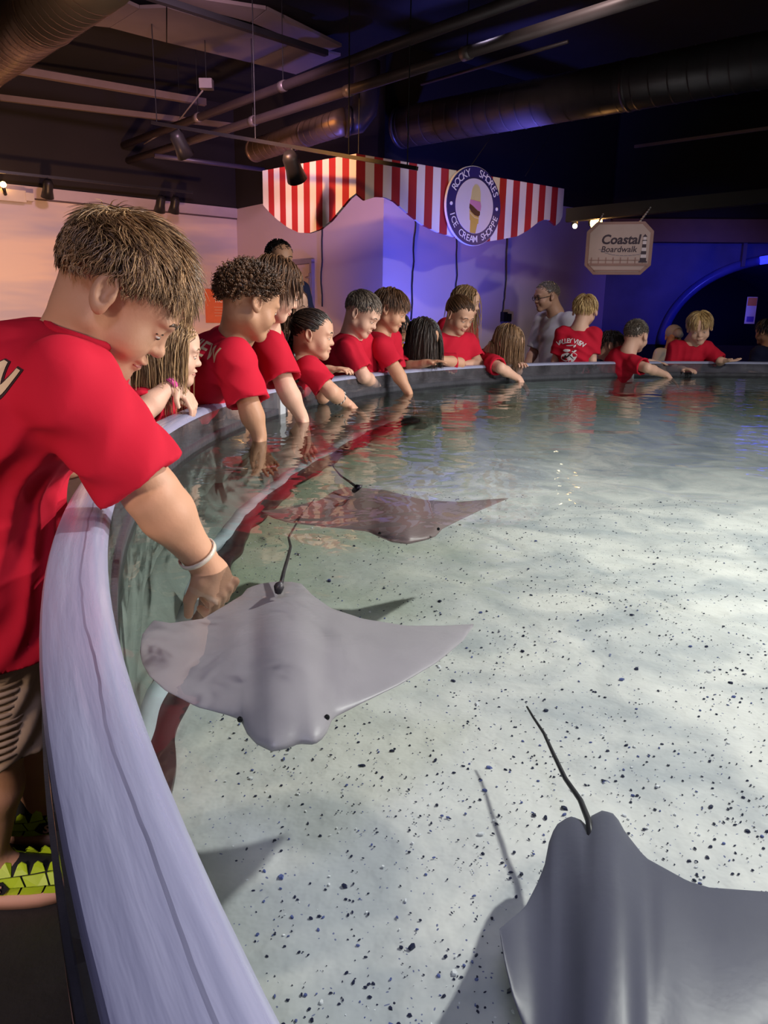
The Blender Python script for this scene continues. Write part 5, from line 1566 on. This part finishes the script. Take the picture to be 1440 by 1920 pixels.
    if shoes:
        for ft in feet:
            ft = np.asarray(ft, float); G = Field()
            G.cone(ft + zup * 0.05 * s - body * 0.02 * s, ft + body * 0.12 * s + zup * 0.030 * s, 0.046 * s, 0.034 * s, 0.02, planes=((ft + zup * 0.004, -zup),))
            lo, hi = G.bounds(0.01); ax = axes_for(lo, hi, 0.010); a_, b2 = nets(G.sample(ax), ax)
            quad_mesh('shoe', relax(a_, b2), b2, root, [shoe_m], base)
    return dict(root=root, base=base, body=body, side=side, frame=fr, C=C, N=N, P=P, arms=arms, shirt=(SV, SQ), shirt_o=shirt_o, p=p, bodymesh=(V_, Q), feet=feet, axis=axis)


def wrap_print(info, lines, centre, out, up, mat, parent, name='shirt_print', depth=0.0012):
    """flat shapes laid on the cloth: lines = list of (verts2d, faces); projected on the shirt along -out"""
    bvh = BVHTree.FromPolygons(info['shirt'][0].tolist(), info['shirt'][1].tolist())
    out = nv(out); up = nv(np.asarray(up, float) - out * (np.asarray(up, float) @ out)); rt = np.cross(up, out)
    mb = MB()
    for vs, fs in lines:
        W3 = []
        for (x, y) in vs:
            o = np.asarray(centre) + rt * x + up * y + out * 0.25
            hit = bvh.ray_cast(Vector(o), Vector(-out))
            W3.append((np.array(hit[0]) + np.array(hit[1]) * (depth if np.array(hit[1]) @ out > 0 else -depth)) if hit[0] is not None else o - out * 0.25)
        mb.add(W3, fs)
    return mb.build(name, mat, parent, True, Vector(info['base']))


def fine_text(txt, size, sub=0.006, **kw):
    """text outline triangulated finely enough to bend over cloth"""
    v, f = text_mesh(txt, size, **kw)
    bm = bmesh.new(); bv = [bm.verts.new(p) for p in v]
    for q in f:
        try: bm.faces.new([bv[i] for i in q])
        except ValueError: pass
    bmesh.ops.triangulate(bm, faces=bm.faces)
    for _ in range(3):
        ed = [e for e in bm.edges if e.calc_length() > sub]
        if not ed: break
        bmesh.ops.subdivide_edges(bm, edges=ed, cuts=1); bmesh.ops.triangulate(bm, faces=bm.faces)
    bm.verts.index_update(); out = ([(x.co.x, x.co.y) for x in bm.verts], [tuple(q.index for q in fc.verts) for fc in bm.faces]); bm.free()
    return out


def band(info, arm, t, mat, name, r=0.027, w=0.012, label=None, twist=False):
    """bracelet round a forearm: arm 0 = right, 1 = left; t along elbow -> wrist"""
    sg, S, E, Wp, *_ = info['arms'][arm]; c = E + (Wp - E) * t; d = nv(Wp - E)
    a = nv(np.cross(d, [0.3, 0.2, 0.9])); b = np.cross(d, a); mb = MB()
    n = 24; pts = [c + r * (a * math.cos(2 * math.pi * i / n) + b * math.sin(2 * math.pi * i / n)) for i in range(n + 1)]
    if twist:
        for ph in (0, math.pi):
            q = [Vector(c + (r + 0.002 * math.cos(ph + i * 1.6)) * (a * math.cos(2 * math.pi * i / 48) + b * math.sin(2 * math.pi * i / 48)) + d * 0.003 * math.sin(ph + i * 1.6)) for i in range(49)]
            mb.tube(q, 0.0022, 6, mi=0 if ph == 0 else 1)
    else:
        vs = []; fs = []
        for i in range(n):
            w0 = a * math.cos(2 * math.pi * i / n) + b * math.sin(2 * math.pi * i / n)
            for (rr, zz) in ((r, -w / 2), (r + 0.003, -w / 2), (r + 0.003, w / 2), (r, w / 2)): vs.append(c + w0 * rr + d * zz)
        for i in range(n):
            j = (i + 1) % n
            for k in range(4): fs.append((i * 4 + k, i * 4 + (k + 1) % 4, j * 4 + (k + 1) % 4, j * 4 + k))
        mb.add(vs, fs)
    o = mb.build(name, mat, info['root'], True, Vector(info['base']))
    if label: o['label'] = label
    return o
# ---------------------------------------------------------------- people round the pool
def A3(v): return np.array(v[:], float)
def PX(px, py, Y): return A3(at(px, py, Y))
def WZ(px, py, z=WATER): return A3(atz(px, py, z))


def hips_at(N, s=1.0, gap=0.15, ground=0.0):
    a = math.atan2(N[1] - PC.y, N[0] - PC.x); r = PR + gap
    return np.array([PC.x + r * math.cos(a), PC.y + r * math.sin(a), ground + 0.60 * s])


def inward(N):
    d = np.array([PC.x - N[0], PC.y - N[1], 0.0]); return nv(d)


# 1 --- the boy in the foreground
C1 = PX(226, 556, 1.20); N1 = PX(163, 636, 1.21); f1 = nv([0.70, 0.14, -0.66])
ft1 = [np.array([-0.715, 1.20, 0.0]), np.array([-0.70, 1.37, 0.0])]
boy = person('boy in red shirt leaning over the rim in the foreground, hand in the water', C1, f1, N1, P=(-0.66, 1.21, 0.60), body=(1, 0.12, 0),
             SR=PX(128, 722, 1.10), SL=(-0.53, 1.34, 0.90), R=dict(e=PX(284, 925, 1.13), w=PX(376, 1046, 1.19), hd=(0.30, 0.30, -0.75), pn=(-0.6, 0.5, -0.2), curl=1.35),
             L=dict(w=(-0.60, 1.43, 0.765), pole=(-0.5, 0.6, -0.2), hd=(0.5, 0.8, -0.05), pn=(0, 0, -1), curl=0.2),
             s=1.08, hs=1.0, skin='warm', hair=('mess', 'blond'), hair_n=6000, hair_r=0.0010, hair_len=0.066, shirt=RED, bottoms=KHAKI, hem=0.505, h=0.006, hf=0.0030, seed=5,
             spine=(-0.64, 1.215, 0.855), feet=ft1, sleeve=0.86, sleeve_r=(0.062, 0.064), detail=True, shoes=False, shorts_z=0.33, fold=0.0060, bulk=1.08, fine_hands=1)
back_out = nv([-0.35, -0.72, 0.35])
cent = PX(8, 712, 1.13)
pr_m = pbr('cream_shirt_print', (0.62, 0.46, 0.30), 0.7, var=0.06); pr_d = pbr('dark_print_outline', (0.03, 0.008, 0.01), 0.8)
upv = PX(30, 560, 1.13) - PX(-5, 700, 1.13)
vtxt = fine_text('VIEW', 0.072, bold=0.0015)
otxt = fine_text('VIEW', 0.072, bold=0.0045)
wrap_print(boy, [otxt], cent, back_out, upv, pr_d, boy['shirt_o'], 'print_outline', 0.0010)
wrap_print(boy, [vtxt], cent, back_out, upv, pr_m, boy['shirt_o'], 'shirt_print', 0.0022)
band(boy, 0, 0.93, pbr('clear_silicone', (0.62, 0.55, 0.46), 0.2), 'wristband', r=0.030, w=0.007)
# ribbed knee pockets of his shorts
mb = MB()
hp0 = boy['P'] + boy['side'] * 0.063
for i in range(13):
    z = 0.50 - i * 0.0125
    pts = []
    for k in range(9):
        a = math.radians(-75 + k * 14)
        rr = 0.0895
        pts.append(Vector((hp0[0] - 0.004 - (0.60 - z) * 0.10 + rr * math.cos(a), hp0[1] + 0.0 + rr * math.sin(a), z + 0.003 * math.sin(k))))
    mb.tube(pts, 0.0042, 6)
mb.build('ribbed_panel', KHAKI, boy['root'], True, Vector(boy['base']))
# neon trainers
neon = pbr('neon_yellow_green', (0.42, 0.60, 0.02), 0.45, var=0.15, vscale=30); knit = pbr('black_knit', (0.010, 0.010, 0.012), 0.8); peach = pbr('peach_rubber_sole', (0.55, 0.30, 0.23), 0.6)
for n_, ft in enumerate(ft1):
    bd = boy['body']; sd = boy['side']; zu = np.array([0, 0, 1.0]); ft = np.asarray(ft)
    sh = empty('shoe', ft - boy['base']); sh.parent = boy['root']
    offw = Vector(ft)
    G = Field(); pl = ((ft + zu * 0.026, -zu),)
    G.econe(ft - bd * 0.035 + zu * 0.05, ft + bd * 0.13 + zu * 0.035, (0.036, 0.045), (0.036, 0.030), sd, 0.03, planes=pl)
    G.cone(ft + zu * 0.06 - bd * 0.01, ft + zu * 0.105 - bd * 0.015, 0.040, 0.040, 0.02)
    lo, hi = G.bounds(0.01); ax = axes_for(lo, hi, 0.006); a_, q_ = nets(G.sample(ax), ax); a_ = relax(a_, q_)
    quad_mesh('upper', a_, q_, sh, [knit], offw)
    # sole
    def outline(k, z):
        P_ = []
        for i in range(28):
            a = 2 * math.pi * i / 28; x = math.cos(a); y = math.sin(a)
            P_.append(Vector(ft + bd * (0.048 + 0.118 * x) * 1.0 + sd * (0.040 + 0.006 * x) * y * k + zu * (z + 0.012 * max(0, x - 0.5))))
        return P_
    mb = MB(); o0 = outline(1.02, 0.0); o1 = outline(1.1, 0.026)
    mb.add(o0 + o1, [tuple(range(28))[::-1], tuple(range(28, 56))] + [(i, (i + 1) % 28, 28 + (i + 1) % 28, 28 + i) for i in range(28)]); mb.build('sole', peach, sh, True, offw)
    # neon side wall with saw-tooth top, split in facets by dark gaps
    bv = BVHTree.FromPolygons(a_.tolist(), q_.tolist())
    def wallpt(x, z, k):
        o = ft + bd * x + zu * z + sd * k * 0.2; hit = bv.ray_cast(Vector(o), Vector(-sd * k))
        return (np.array(hit[0]) + sd * k * 0.0035) if hit[0] is not None else ft + bd * x + zu * z + sd * k * 0.02
    for k in (1, -1):
        for row, (z0, z1) in enumerate(((0.028, 0.044), (0.046, 0.062))):
            xs = np.linspace(-0.06, 0.145, 6) + (0.015 if row else 0)
            for i in range(5):
                a0, a1 = xs[i] + 0.0018, xs[i + 1] - 0.0018; sl = 0.008 * (1 if row == 0 else -1)
                pts = [wallpt(x, z, k) for x, z in ((a0, z0), ((a0 + a1) / 2, z0), (a1, z0), (a1 + sl, z1), ((a0 + a1) / 2 + sl, z1), (a0 + sl, z1))]
                MB().prism(pts, sd * k * 0.002).build('neon_facet', neon, sh, False, offw)
        for i in range(7):
            x = -0.055 + i * 0.028
            pts = [wallpt(xx, zz, k) for xx, zz in ((x, 0.064), (x + 0.024, 0.064), (x + 0.020, 0.078), (x + 0.012, 0.084), (x + 0.005, 0.078))]
            MB().prism(pts, sd * k * 0.002).build('neon_tooth', neon, sh, False, offw)
        # round badge with a curl
        if k == 1:
            v, f = text_mesh('S', 0.03, shear=0.3, bold=0.001)
            bp_ = [Vector(wallpt(0.03 + 0.021 * math.cos(t), 0.047 + 0.014 * math.sin(t), k)) + Vector(sd * 0.004) for t in np.linspace(0, 6.283, 7)[:-1]]
            MB().prism(bp_, sd * 0.0015).build('badge', knit, sh, False, offw)
            cc = wallpt(0.03, 0.047, k) + sd * 0.008
            MB().add([cc + bd * q.x + zu * q.y for q in v], f) if False else None
            mbs = MB(); mbs.add([cc + bd * q.x * 0.9 + zu * q.y * 0.8 for q in v], f); mbs.build('badge_letter', peach, sh, False, offw)

# 2 --- girl behind him with a pink wristband
C2 = PX(322, 657, 2.42); N2 = C2 + np.array([-0.07, 0.02, -0.125])
girl = person('girl with loose light brown hair and a pink wristband beside the foreground boy', C2, (0.93, 0.18, -0.20), N2, P=hips_at(N2, 0.93), body=(1, 0.1, 0), s=0.93, hs=0.93, skin='fair',
              R=dict(e=PX(268, 772, 2.28), w=PX(326, 716, 2.36), pole=(-0.3, -0.6, -0.5), hd=(0.45, 0.05, -0.55), pn=(-0.6, 0.2, -0.6), curl=0.55),
              L=dict(w=PX(312, 745, 2.58), pole=(-0.5, 0.5, -0.3), hd=(0.8, -0.1, -0.25), pn=(0, 0, -1), curl=0.3), hair=('long', 'sandy'), hair_n=1100, hair_r=0.0018, hair_len=0.26, hf=0.0042, h=0.008, seed=21, bottoms=NAVY, fine_hands=1)
band(girl, 0, 0.90, pbr('pink_rubber', (0.55, 0.07, 0.25), 0.4), 'wristband', r=0.027, w=0.016, label='bright pink wristband')

# 3 --- curly haired boy
C3 = PX(470, 568, 2.66); N3 = PX(446, 628, 2.72)
W3_ = WZ(486, 826); 
curly = person('curly brown haired boy reaching straight down, VIEW lettering on his back', C3, (0.78, 0.50, -0.36), N3, P=hips_at(N3, 1.02, 0.17), body=(0.95, 0.3, 0), s=1.04, hs=1.02, skin='tan',
               SR=PX(440, 672, 2.60), R=dict(e=PX(470, 770, 2.55), w=W3_ + np.array([0, 0, 0.02]), pole=(0.3, -0.3, 0.2), hd=(0.1, 0, -1), pn=(-1, 0, 0), curl=0.6), hair=('curly', 'brown'), hair_n=1500, hair_r=0.0022, hf=0.004, h=0.008, seed=33, bottoms=NAVY, sleeve=0.85, sleeve_r=(0.064, 0.070))
b_out = nv([-0.45, -0.85, 0.2])
wrap_print(curly, [fine_text('VIEW', 0.075, bold=0.001)], PX(377, 655, 2.60), b_out, PX(392, 600, 2.6) - PX(377, 655, 2.6), pr_m, curly['shirt_o'])

# 4 --- taller child behind the curly boy
C4 = PX(518, 540, 3.10); N4 = PX(498, 622, 3.18)
person('taller child with brown hair behind the curly boy, arm in the water', C4, (0.80, 0.30, -0.45), N4, P=hips_at(N4, 1.08), body=(0.9, -0.1, 0), s=1.08, hs=1.03, skin='fair', SR=PX(508, 655, 3.06),
       R=dict(e=PX(537, 728, 3.0), w=WZ(566, 790) + np.array([0, 0, 0.015]), pole=(0.4, -0.2, 0.3), hd=(0.3, -0.1, -0.9), pn=(-1, 0, 0), curl=0.5), hair=('long', 'brown'), hair_n=700, hair_r=0.0022, hair_len=0.12, hf=0.0045, h=0.008, seed=44, bottoms=NAVY, sleeve=0.8, sleeve_r=(0.062, 0.070))

# 5, 6 --- adults at the back on the left
C5 = PX(524, 486, 5.4)
person('man with short black hair standing behind the children at left', C5, (0.55, -0.80, -0.12), ground=FLOOR_Z, s=1.30, hs=1.10, skin='tan', hair=('buzz', 'black'), hair_n=600, hair_r=0.003, shirt=NAVY, bottoms=DENIM, seed=51, group='adults around the hall', P=(C5[0] - 0.02, C5[1] + 0.06, 0.72), shorts_z=0.2, h=0.012, hf=0.007, body=(0.5, -0.8, 0))
C6 = PX(546, 575, 4.30)
person('woman with long reddish hair and navy top, mostly hidden behind the braided girl', C6, (0.85, -0.30, -0.20), ground=0.0, s=1.08, hs=0.98, skin='fair', hair=('long', 'brown'), hair_n=700, hair_r=0.0026, shirt=NAVY, bottoms=DENIM, seed=52, group='adults around the hall', P=(C6[0] - 0.02, C6[1] + 0.05, 0.60), shorts_z=0.2, h=0.011, hf=0.007, body=(0.8, -0.5, 0))

# 7 --- girl with a dark braid
C7 = PX(588, 627, 3.55); N7 = C7 + np.array([-0.055, 0.02, -0.13])
g7 = person('girl with a dark braid and a striped bracelet, hand reaching to the water', C7, (0.97, -0.05, -0.16), N7, P=hips_at(N7, 0.95), body=(0.95, -0.25, 0), s=0.95, hs=0.97, skin='light', SR=PX(580, 692, 3.44),
            R=dict(e=PX(622, 735, 3.42), w=WZ(652, 764) + np.array([0, 0, 0.015]), pole=(0.1, -0.5, 0.3), hd=(0.8, -0.1, -0.5), pn=(0, 0, -1), curl=0.3), L=dict(w=PX(612, 694, 3.62), pole=(-0.4, 0.4, -0.5), hd=(0.8, -0.2, 0.1), pn=(0, 0, -1), curl=0.5),
            hair=('tied', 'dark'), hair_n=900, hair_r=0.0022, hf=0.0045, h=0.008, seed=71, bottoms=NAVY, fine_hands=-1)
mb = MB(); br = [PX(x, y, Y) for x, y, Y in ((556, 625, 3.6), (548, 645, 3.58), (545, 670, 3.52), (549, 695, 3.47), (552, 715, 3.45))]
for i in range(22):
    t = i / 21 * 4; k = min(3, int(t)); c = br[k] + (br[k + 1] - br[k]) * (t - k)
    mb.ball(c + np.array([0.010 * (-1) ** i, 0.004 * (-1) ** i, 0]), (0.020 - 0.0004 * i, 0.019 - 0.0004 * i, 0.018), 8, 6)
bo = mb.build('braid', HAIR['dark'], g7['root'], True, Vector(g7['base']))
band(g7, 0, 0.42, [pbr('black_bead', (0.01, 0.01, 0.01), 0.3), pbr('white_bead', (0.75, 0.7, 0.65), 0.3)], 'bracelet', r=0.034, twist=True, label='black and white twisted bracelet')

# 8 --- boy with cropped hair
C8 = PX(680, 588, 4.15); N8 = PX(660, 628, 4.2)
person('boy with cropped brown hair looking down, between braided girl and fringed boy', C8, (0.80, -0.28, -0.52), N8, P=hips_at(N8, 1.02), body=(0.85, -0.5, 0), s=1.02, hs=1.0, skin='fair', SR=PX(655, 655, 4.08),
       R=dict(e=PX(682, 706, 4.05), w=WZ(706, 732) + np.array([0, 0, 0.03]), pole=(0.4, -0.2, 0.2), hd=(0.35, -0.2, -0.9), pn=(-0.8, -0.2, -0.3), curl=0.7), hair=('short', 'ash'), hair_n=1000, hair_r=0.0022, hf=0.0048, seed=81, bottoms=NAVY, sleeve=0.78)
# 9 --- boy with a fringe
C9 = PX(733, 580, 4.42); N9 = PX(714, 622, 4.46)
person('boy with a thick brown fringe looking down, beside the cropped boy', C9, (0.88, -0.18, -0.40), N9, P=hips_at(N9, 1.04), body=(0.85, -0.5, 0), s=1.04, hs=1.0, skin='warm', SR=PX(716, 652, 4.32),
       R=dict(e=PX(743, 696, 4.28), w=WZ(764, 738) + np.array([0, 0, 0.015]), pole=(0.4, -0.2, 0.3), hd=(0.4, -0.2, -0.8), pn=(-0.8, 0, -0.3), curl=0.4), hair=('bowl', 'brown'), hair_n=900, hair_r=0.0024, hf=0.0048, seed=91, bottoms=NAVY, sleeve=0.78)
# 10 --- small child behind
C10 = PX(742, 618, 5.05)
person('small dark haired child in orange, peeking out behind the fringed boy', C10, (0.7, -0.5, -0.4), P=(C10[0] - 0.02, C10[1] + 0.12, 0.40), ground=FLOOR_Z, s=0.9, hs=0.95, skin='tan', hair=('bowl', 'black'), hair_n=350, hair_r=0.003, shirt=ORANGE, bottoms=NAVY, seed=101, h=0.011, hf=0.007, body=(0.5, -0.8, 0))
# 11 --- girl with long dark hair, arms folded on the rim
C11 = PX(795, 632, 4.80); N11 = C11 + np.array([-0.075, 0.06, -0.115])
person('girl with long dark hair resting folded arms on the rim', C11, (0.74, -0.40, -0.54), N11, P=hips_at(N11, 0.95, 0.2), body=(0.7, -0.72, 0), s=0.98, hs=1.0, skin='warm', roll=0.25,
       R=dict(e=PX(757, 690, 4.72), w=PX(798, 681, 4.62), hd=(0.8, -0.2, 0.15), pn=(0, 0, -1), curl=0.4), L=dict(e=PX(862, 681, 4.95), w=PX(806, 672, 4.78), hd=(-0.8, -0.2, 0.2), pn=(0.2, 0.3, -0.8), curl=0.6),
       SR=N11 + np.array([-0.07, -0.10, -0.05]), SL=N11 + np.array([0.12, 0.07, -0.04]), hair=('veil', 'dark'), hair_n=1100, hair_r=0.0024, hair_len=0.25, hf=0.005, seed=111, bottoms=NAVY, sleeve=0.9)
# 12 --- smiling girl
C12 = PX(862, 590, 5.12); N12 = C12 + np.array([-0.05, 0.05, -0.13])
person('smiling girl with tied back brown hair and red shirt', C12, (0.56, -0.62, -0.48), N12, P=hips_at(N12, 1.08, 0.12), body=(0.5, -0.85, 0), s=1.05, hs=1.02, skin='light', smile=True,
       R=dict(w=PX(822, 690, 5.02), pole=(-0.6, 0.2, -0.4), hd=(0.5, -0.6, 0), pn=(0, 0, -1), curl=0.4), L=dict(w=PX(866, 684, 5.1), pole=(0.7, 0.4, -0.2), hd=(-0.3, -0.5, 0.1), pn=(0, 0, -1), curl=0.6), hair=('tied', 'brown'), hair_n=900, hair_r=0.0024, hf=0.0048, seed=121, bottoms=NAVY)
# 13 --- woman behind her
C13 = PX(874, 566, 5.75)
person('woman with long fair brown hair in red, standing behind the smiling girl', C13, (0.9, -0.25, -0.22), P=(C13[0] - 0.05, C13[1] + 0.1, 0.64), ground=0.0, s=1.16, hs=1.03, skin='fair', hair=('long', 'sandy'), hair_n=900, hair_r=0.003, hair_len=0.36, seed=131, bottoms=WHITEC, h=0.011, hf=0.006, body=(0.8, -0.6, 0), group='adults around the hall', shorts_z=0.4)
# 14 --- girl whose brown hair hides her face
C14 = PX(952, 642, 5.28); N14 = C14 + np.array([-0.10, 0.05, -0.075])
person('girl whose straight brown hair hides her face, arm dipped in the pool', C14, (0.72, -0.36, -0.60), N14, P=hips_at(N14, 0.95, 0.2), body=(0.75, -0.65, 0), s=0.98, hs=1.02, skin='fair', SR=PX(925, 683, 5.12),
       R=dict(e=PX(938, 690, 5.05), w=WZ(972, 716) + np.array([0, 0, 0.02]), pole=(0.2, -0.3, 0.6), hd=(0.5, -0.3, -0.6), pn=(0, 0, -1), curl=0.3), L=dict(w=PX(966, 684, 5.3), pole=(0.3, 0.5, -0.3), hd=(0.2, -0.6, 0.1), pn=(0, 0, -1), curl=0.5),
       hair=('veil', 'mid'), hair_n=1100, hair_r=0.0026, hair_len=0.20, hf=0.005, seed=141, bottoms=NAVY)
# 16 --- man in glasses
C16 = PX(1024, 556, 6.75)
man = person('man with glasses in a pale grey shirt, facing left', C16, (-0.93, -0.30, -0.16), P=(C16[0] + 0.13, C16[1] + 0.05, 0.50), ground=FLOOR_Z, s=1.22, hs=1.08, skin='light', hair=('bald', 'grey'), hair_n=700, hair_r=0.003, shirt=LAV, bottoms=DENIM, seed=161, h=0.011, hf=0.006, body=(-0.8, -0.5, 0), group='adults around the hall', shorts_z=0.1, sleeve=0.95, bulk=1.05,
             N=C16 + np.array([0.10, 0.04, -0.14]))
gl = pbr('black_spectacle_frame', (0.01, 0.01, 0.012), 0.3); r_, f_, u_ = man['frame']; mb = MB()
for sg in (-1, 1):
    c = man['p'](sg * 0.031, 0.094, -0.002)
    mb.tube([c + (r_ * math.cos(t) * 0.021 + u_ * math.sin(t) * 0.016) for t in np.linspace(0, 6.283, 17)], 0.0022, 6, cap=False)
    mb.tube([man['p'](sg * 0.052, 0.092, 0.0), man['p'](sg * 0.076, 0.06, 0.0), man['p'](sg * 0.080, -0.01, 0.004)], 0.0022, 6)
mb.tube([man['p'](-0.011, 0.096, 0.0), man['p'](0.011, 0.096, 0.0)], 0.0022, 6)
mb.build('glasses', gl, man['root'], True, Vector(man['base']))
# 17 --- boy with his back to us
C17 = PX(1097, 583, 5.88); N17 = C17 + np.array([-0.04, -0.03, -0.125])
b17 = person('fair haired boy with his back turned, VALLEY VIEW printed on red shirt', C17, (0.38, 0.90, -0.16), N17, P=(N17[0] - 0.03, N17[1] + 0.0, 0.58), ground=0.0, s=1.0, bulk=0.88, sleeve_r=(0.052, 0.058), hs=1.04, skin='fair', hair=('bowl', 'fair'), hair_n=900, hair_r=0.0026, hf=0.0055, seed=171, bottoms=NAVY, body=(0.25, 0.95, 0), group='children leaning on the pool rim', fold=0.0045,
             R=dict(e=PX(1110, 678, 5.80), w=PX(1098, 700, 6.08), pole=(0.3, -0.6, 0), hd=(0, 1, 0), pn=(-1, 0, 0), curl=0.6), hair_len=0.05)
white_pr = pbr('white_shirt_print', (0.75, 0.70, 0.72), 0.7, var=0.05)
bo_ = nv([-0.25, -0.95, 0.12]); cp = PX(1070, 640, 5.8); px2 = 5.8 / 1442
L17 = []
for i, ch in enumerate('VALLEY VIEW'):
    if ch == ' ': continue
    t = (i - 5) / 5
    vs, fs = fine_text(ch, 0.047, bold=0.0008, sub=0.01); a = -t * 0.35
    L17.append(([(x * math.cos(a) - y * math.sin(a) + t * 0.085, x * math.sin(a) + y * math.cos(a) - 0.020 * t * t) for x, y in vs], fs))
wrap_print(b17, L17, cp + np.array([0, 0, 0.0]), bo_, (0.05, 0, 1), white_pr, b17['shirt_o'], depth=0.002)
def blob(cx, cy, rx, ry, rot=0, n=14):
    o = [(cx, cy)]
    for i in range(n):
        a = 2 * math.pi * i / n; x, y = rx * math.cos(a), ry * math.sin(a) * (1 + 0.12 * math.sin(3 * a)); o.append((cx + x * math.cos(rot) - y * math.sin(rot), cy + x * math.sin(rot) + y * math.cos(rot)))
    return o, [(0, 1 + i, 1 + (i + 1) % n) for i in range(n)]
wrap_print(b17, [blob(-0.020, -0.115, 0.034, 0.030, 0.4), blob(0.030, -0.118, 0.024, 0.040, -0.5), blob(-0.018, -0.070, 0.026, 0.010), blob(0.035, -0.072, 0.018, 0.007, 0.3), blob(0.0, -0.033, 0.028, 0.004, 0.1), blob(0.034, -0.036, 0.012, 0.006, 0.9)], cp, bo_, (0.05, 0, 1), white_pr, b17['shirt_o'], 'emblem_print', 0.002)
wrap_print(b17, [blob(0.004, -0.100, 0.050, 0.006, 0.85), blob(0.024, -0.118, 0.020, 0.003, -0.7), blob(-0.024, -0.118, 0.008, 0.016, -0.3)], cp, bo_, (0.05, 0, 1), pr_d, b17['shirt_o'], 'emblem_shadow', 0.0035)
wrap_print(b17, [blob(-0.03 + 0.018 * i, -0.168 - 0.002 * (i % 2), 0.006, 0.010, 0.2 * (i % 3)) for i in range(5)], cp, bo_, (0.05, 0, 1), white_pr, b17['shirt_o'], 'small_print', 0.002)
# 18 --- small dark haired boy
C18 = PX(1148, 648, 6.05)
person('small dark haired boy in navy between two boys in red', C18, (0.85, -0.25, -0.25), P=(C18[0] - 0.04, C18[1] + 0.06, 0.46), ground=0.0, s=0.84, hs=0.98, skin='light', hair=('bowl', 'dark'), hair_n=500, hair_r=0.003, shirt=NAVY, bottoms=NAVY, seed=181, h=0.010, hf=0.006, body=(0.7, -0.7, 0), hair_len=0.05)
# 19 --- cropped boy reaching sideways
C19 = PX(1193, 630, 5.86); N19 = C19 + np.array([-0.055, -0.03, -0.115])
person('cropped haired boy in red reaching an arm sideways into the pool', C19, (0.68, 0.66, -0.16), N19, P=(N19[0] - 0.06, N19[1] + 0.16, 0.56), s=1.0, hs=1.02, skin='fair', hair=('buzz', 'ash'), hair_n=1300, hair_r=0.0022, hair_len=0.018, hf=0.0052, seed=191, bottoms=NAVY, body=(0.9, 0.1, 0), SR=PX(1190, 683, 5.72),
       R=dict(e=PX(1213, 690, 5.62), w=WZ(1248, 708) + np.array([0, 0, 0.02]), pole=(0, -0.3, 0.6), hd=(0.7, -0.3, -0.55), pn=(0, 0, -1), curl=0.3), L=dict(w=PX(1218, 679, 5.98), pole=(-0.3, 0.5, -0.3), hd=(0.8, -0.2, 0), pn=(0, 0, -1), curl=0.3))
# 20 --- distant person in a cap
C20 = PX(1263, 632, 8.6)
cap20 = person('distant person in a grey cap and white shirt by the tunnel', C20, (0.1, -0.97, -0.15), P=(C20[0], C20[1] + 0.05, 0.25), ground=FLOOR_Z - 0.0, s=0.95, hs=1.05, skin='tan', hair=('buzz', 'grey'), hair_n=200, hair_r=0.004, shirt=WHITEC, bottoms=NAVY, seed=201, h=0.014, hf=0.009, eyes=False, group='adults around the hall', shorts_z=0.1)
r_, f_, u_ = cap20['frame']; mb = MB(); cc = cap20['p'](0, -0.012, 0.045)
mb.ball(cc, (0.088, 0.105, 0.085), 16, 10, ax=(Vector(r_), Vector(f_), Vector(u_)))
mb.tube([cap20['p'](0, 0.07, 0.055), cap20['p'](0, 0.15, 0.045)], [0.055, 0.03], 10)
mb.build('cap', pbr('grey_cap', (0.32, 0.30, 0.36), 0.8), cap20['root'], True, Vector(cap20['base']))
# 21 --- blond boy facing the camera
C21 = PX(1312, 614, 6.10); N21 = C21 + np.array([-0.02, 0.07, -0.115])
person('blond boy in red facing the camera, palm held over the rim', C21, (-0.28, -0.86, -0.40), N21, P=hips_at(N21, 1.0, 0.14), s=1.0, bulk=0.9, hs=1.05, skin='fair', hair=('bowl', 'fair'), hair_n=1000, hair_r=0.0026, hf=0.005, seed=211, bottoms=NAVY, body=(-0.05, -1, 0), roll=0.12, fine_hands=True,
       R=dict(w=PX(1278, 692, 6.04), pole=(-0.25, 0.4, -0.8), hd=(0.3, -0.5, 0), pn=(0, 0, -1), curl=0.4), L=dict(w=PX(1352, 676, 5.95), pole=(0.6, 0.5, -0.4), hd=(0.85, -0.3, 0.02), pn=(0, 0, 1), curl=0.25), sleeve=0.95, sleeve_r=(0.056, 0.062))
# 22 --- dark figure at the right edge
C22 = PX(1438, 622, 6.9)
person('dark figure in navy at the right edge near the tunnel', C22, (-0.5, 0.8, -0.1), P=(C22[0] + 0.05, C22[1] + 0.04, 0.5), ground=FLOOR_Z, s=1.08, hs=1.0, skin='tan', hair=('bowl', 'black'), hair_n=300, hair_r=0.004, shirt=NAVY, bottoms=NAVY, seed=221, h=0.012, hf=0.008, eyes=False, group='adults around the hall', shorts_z=0.1)
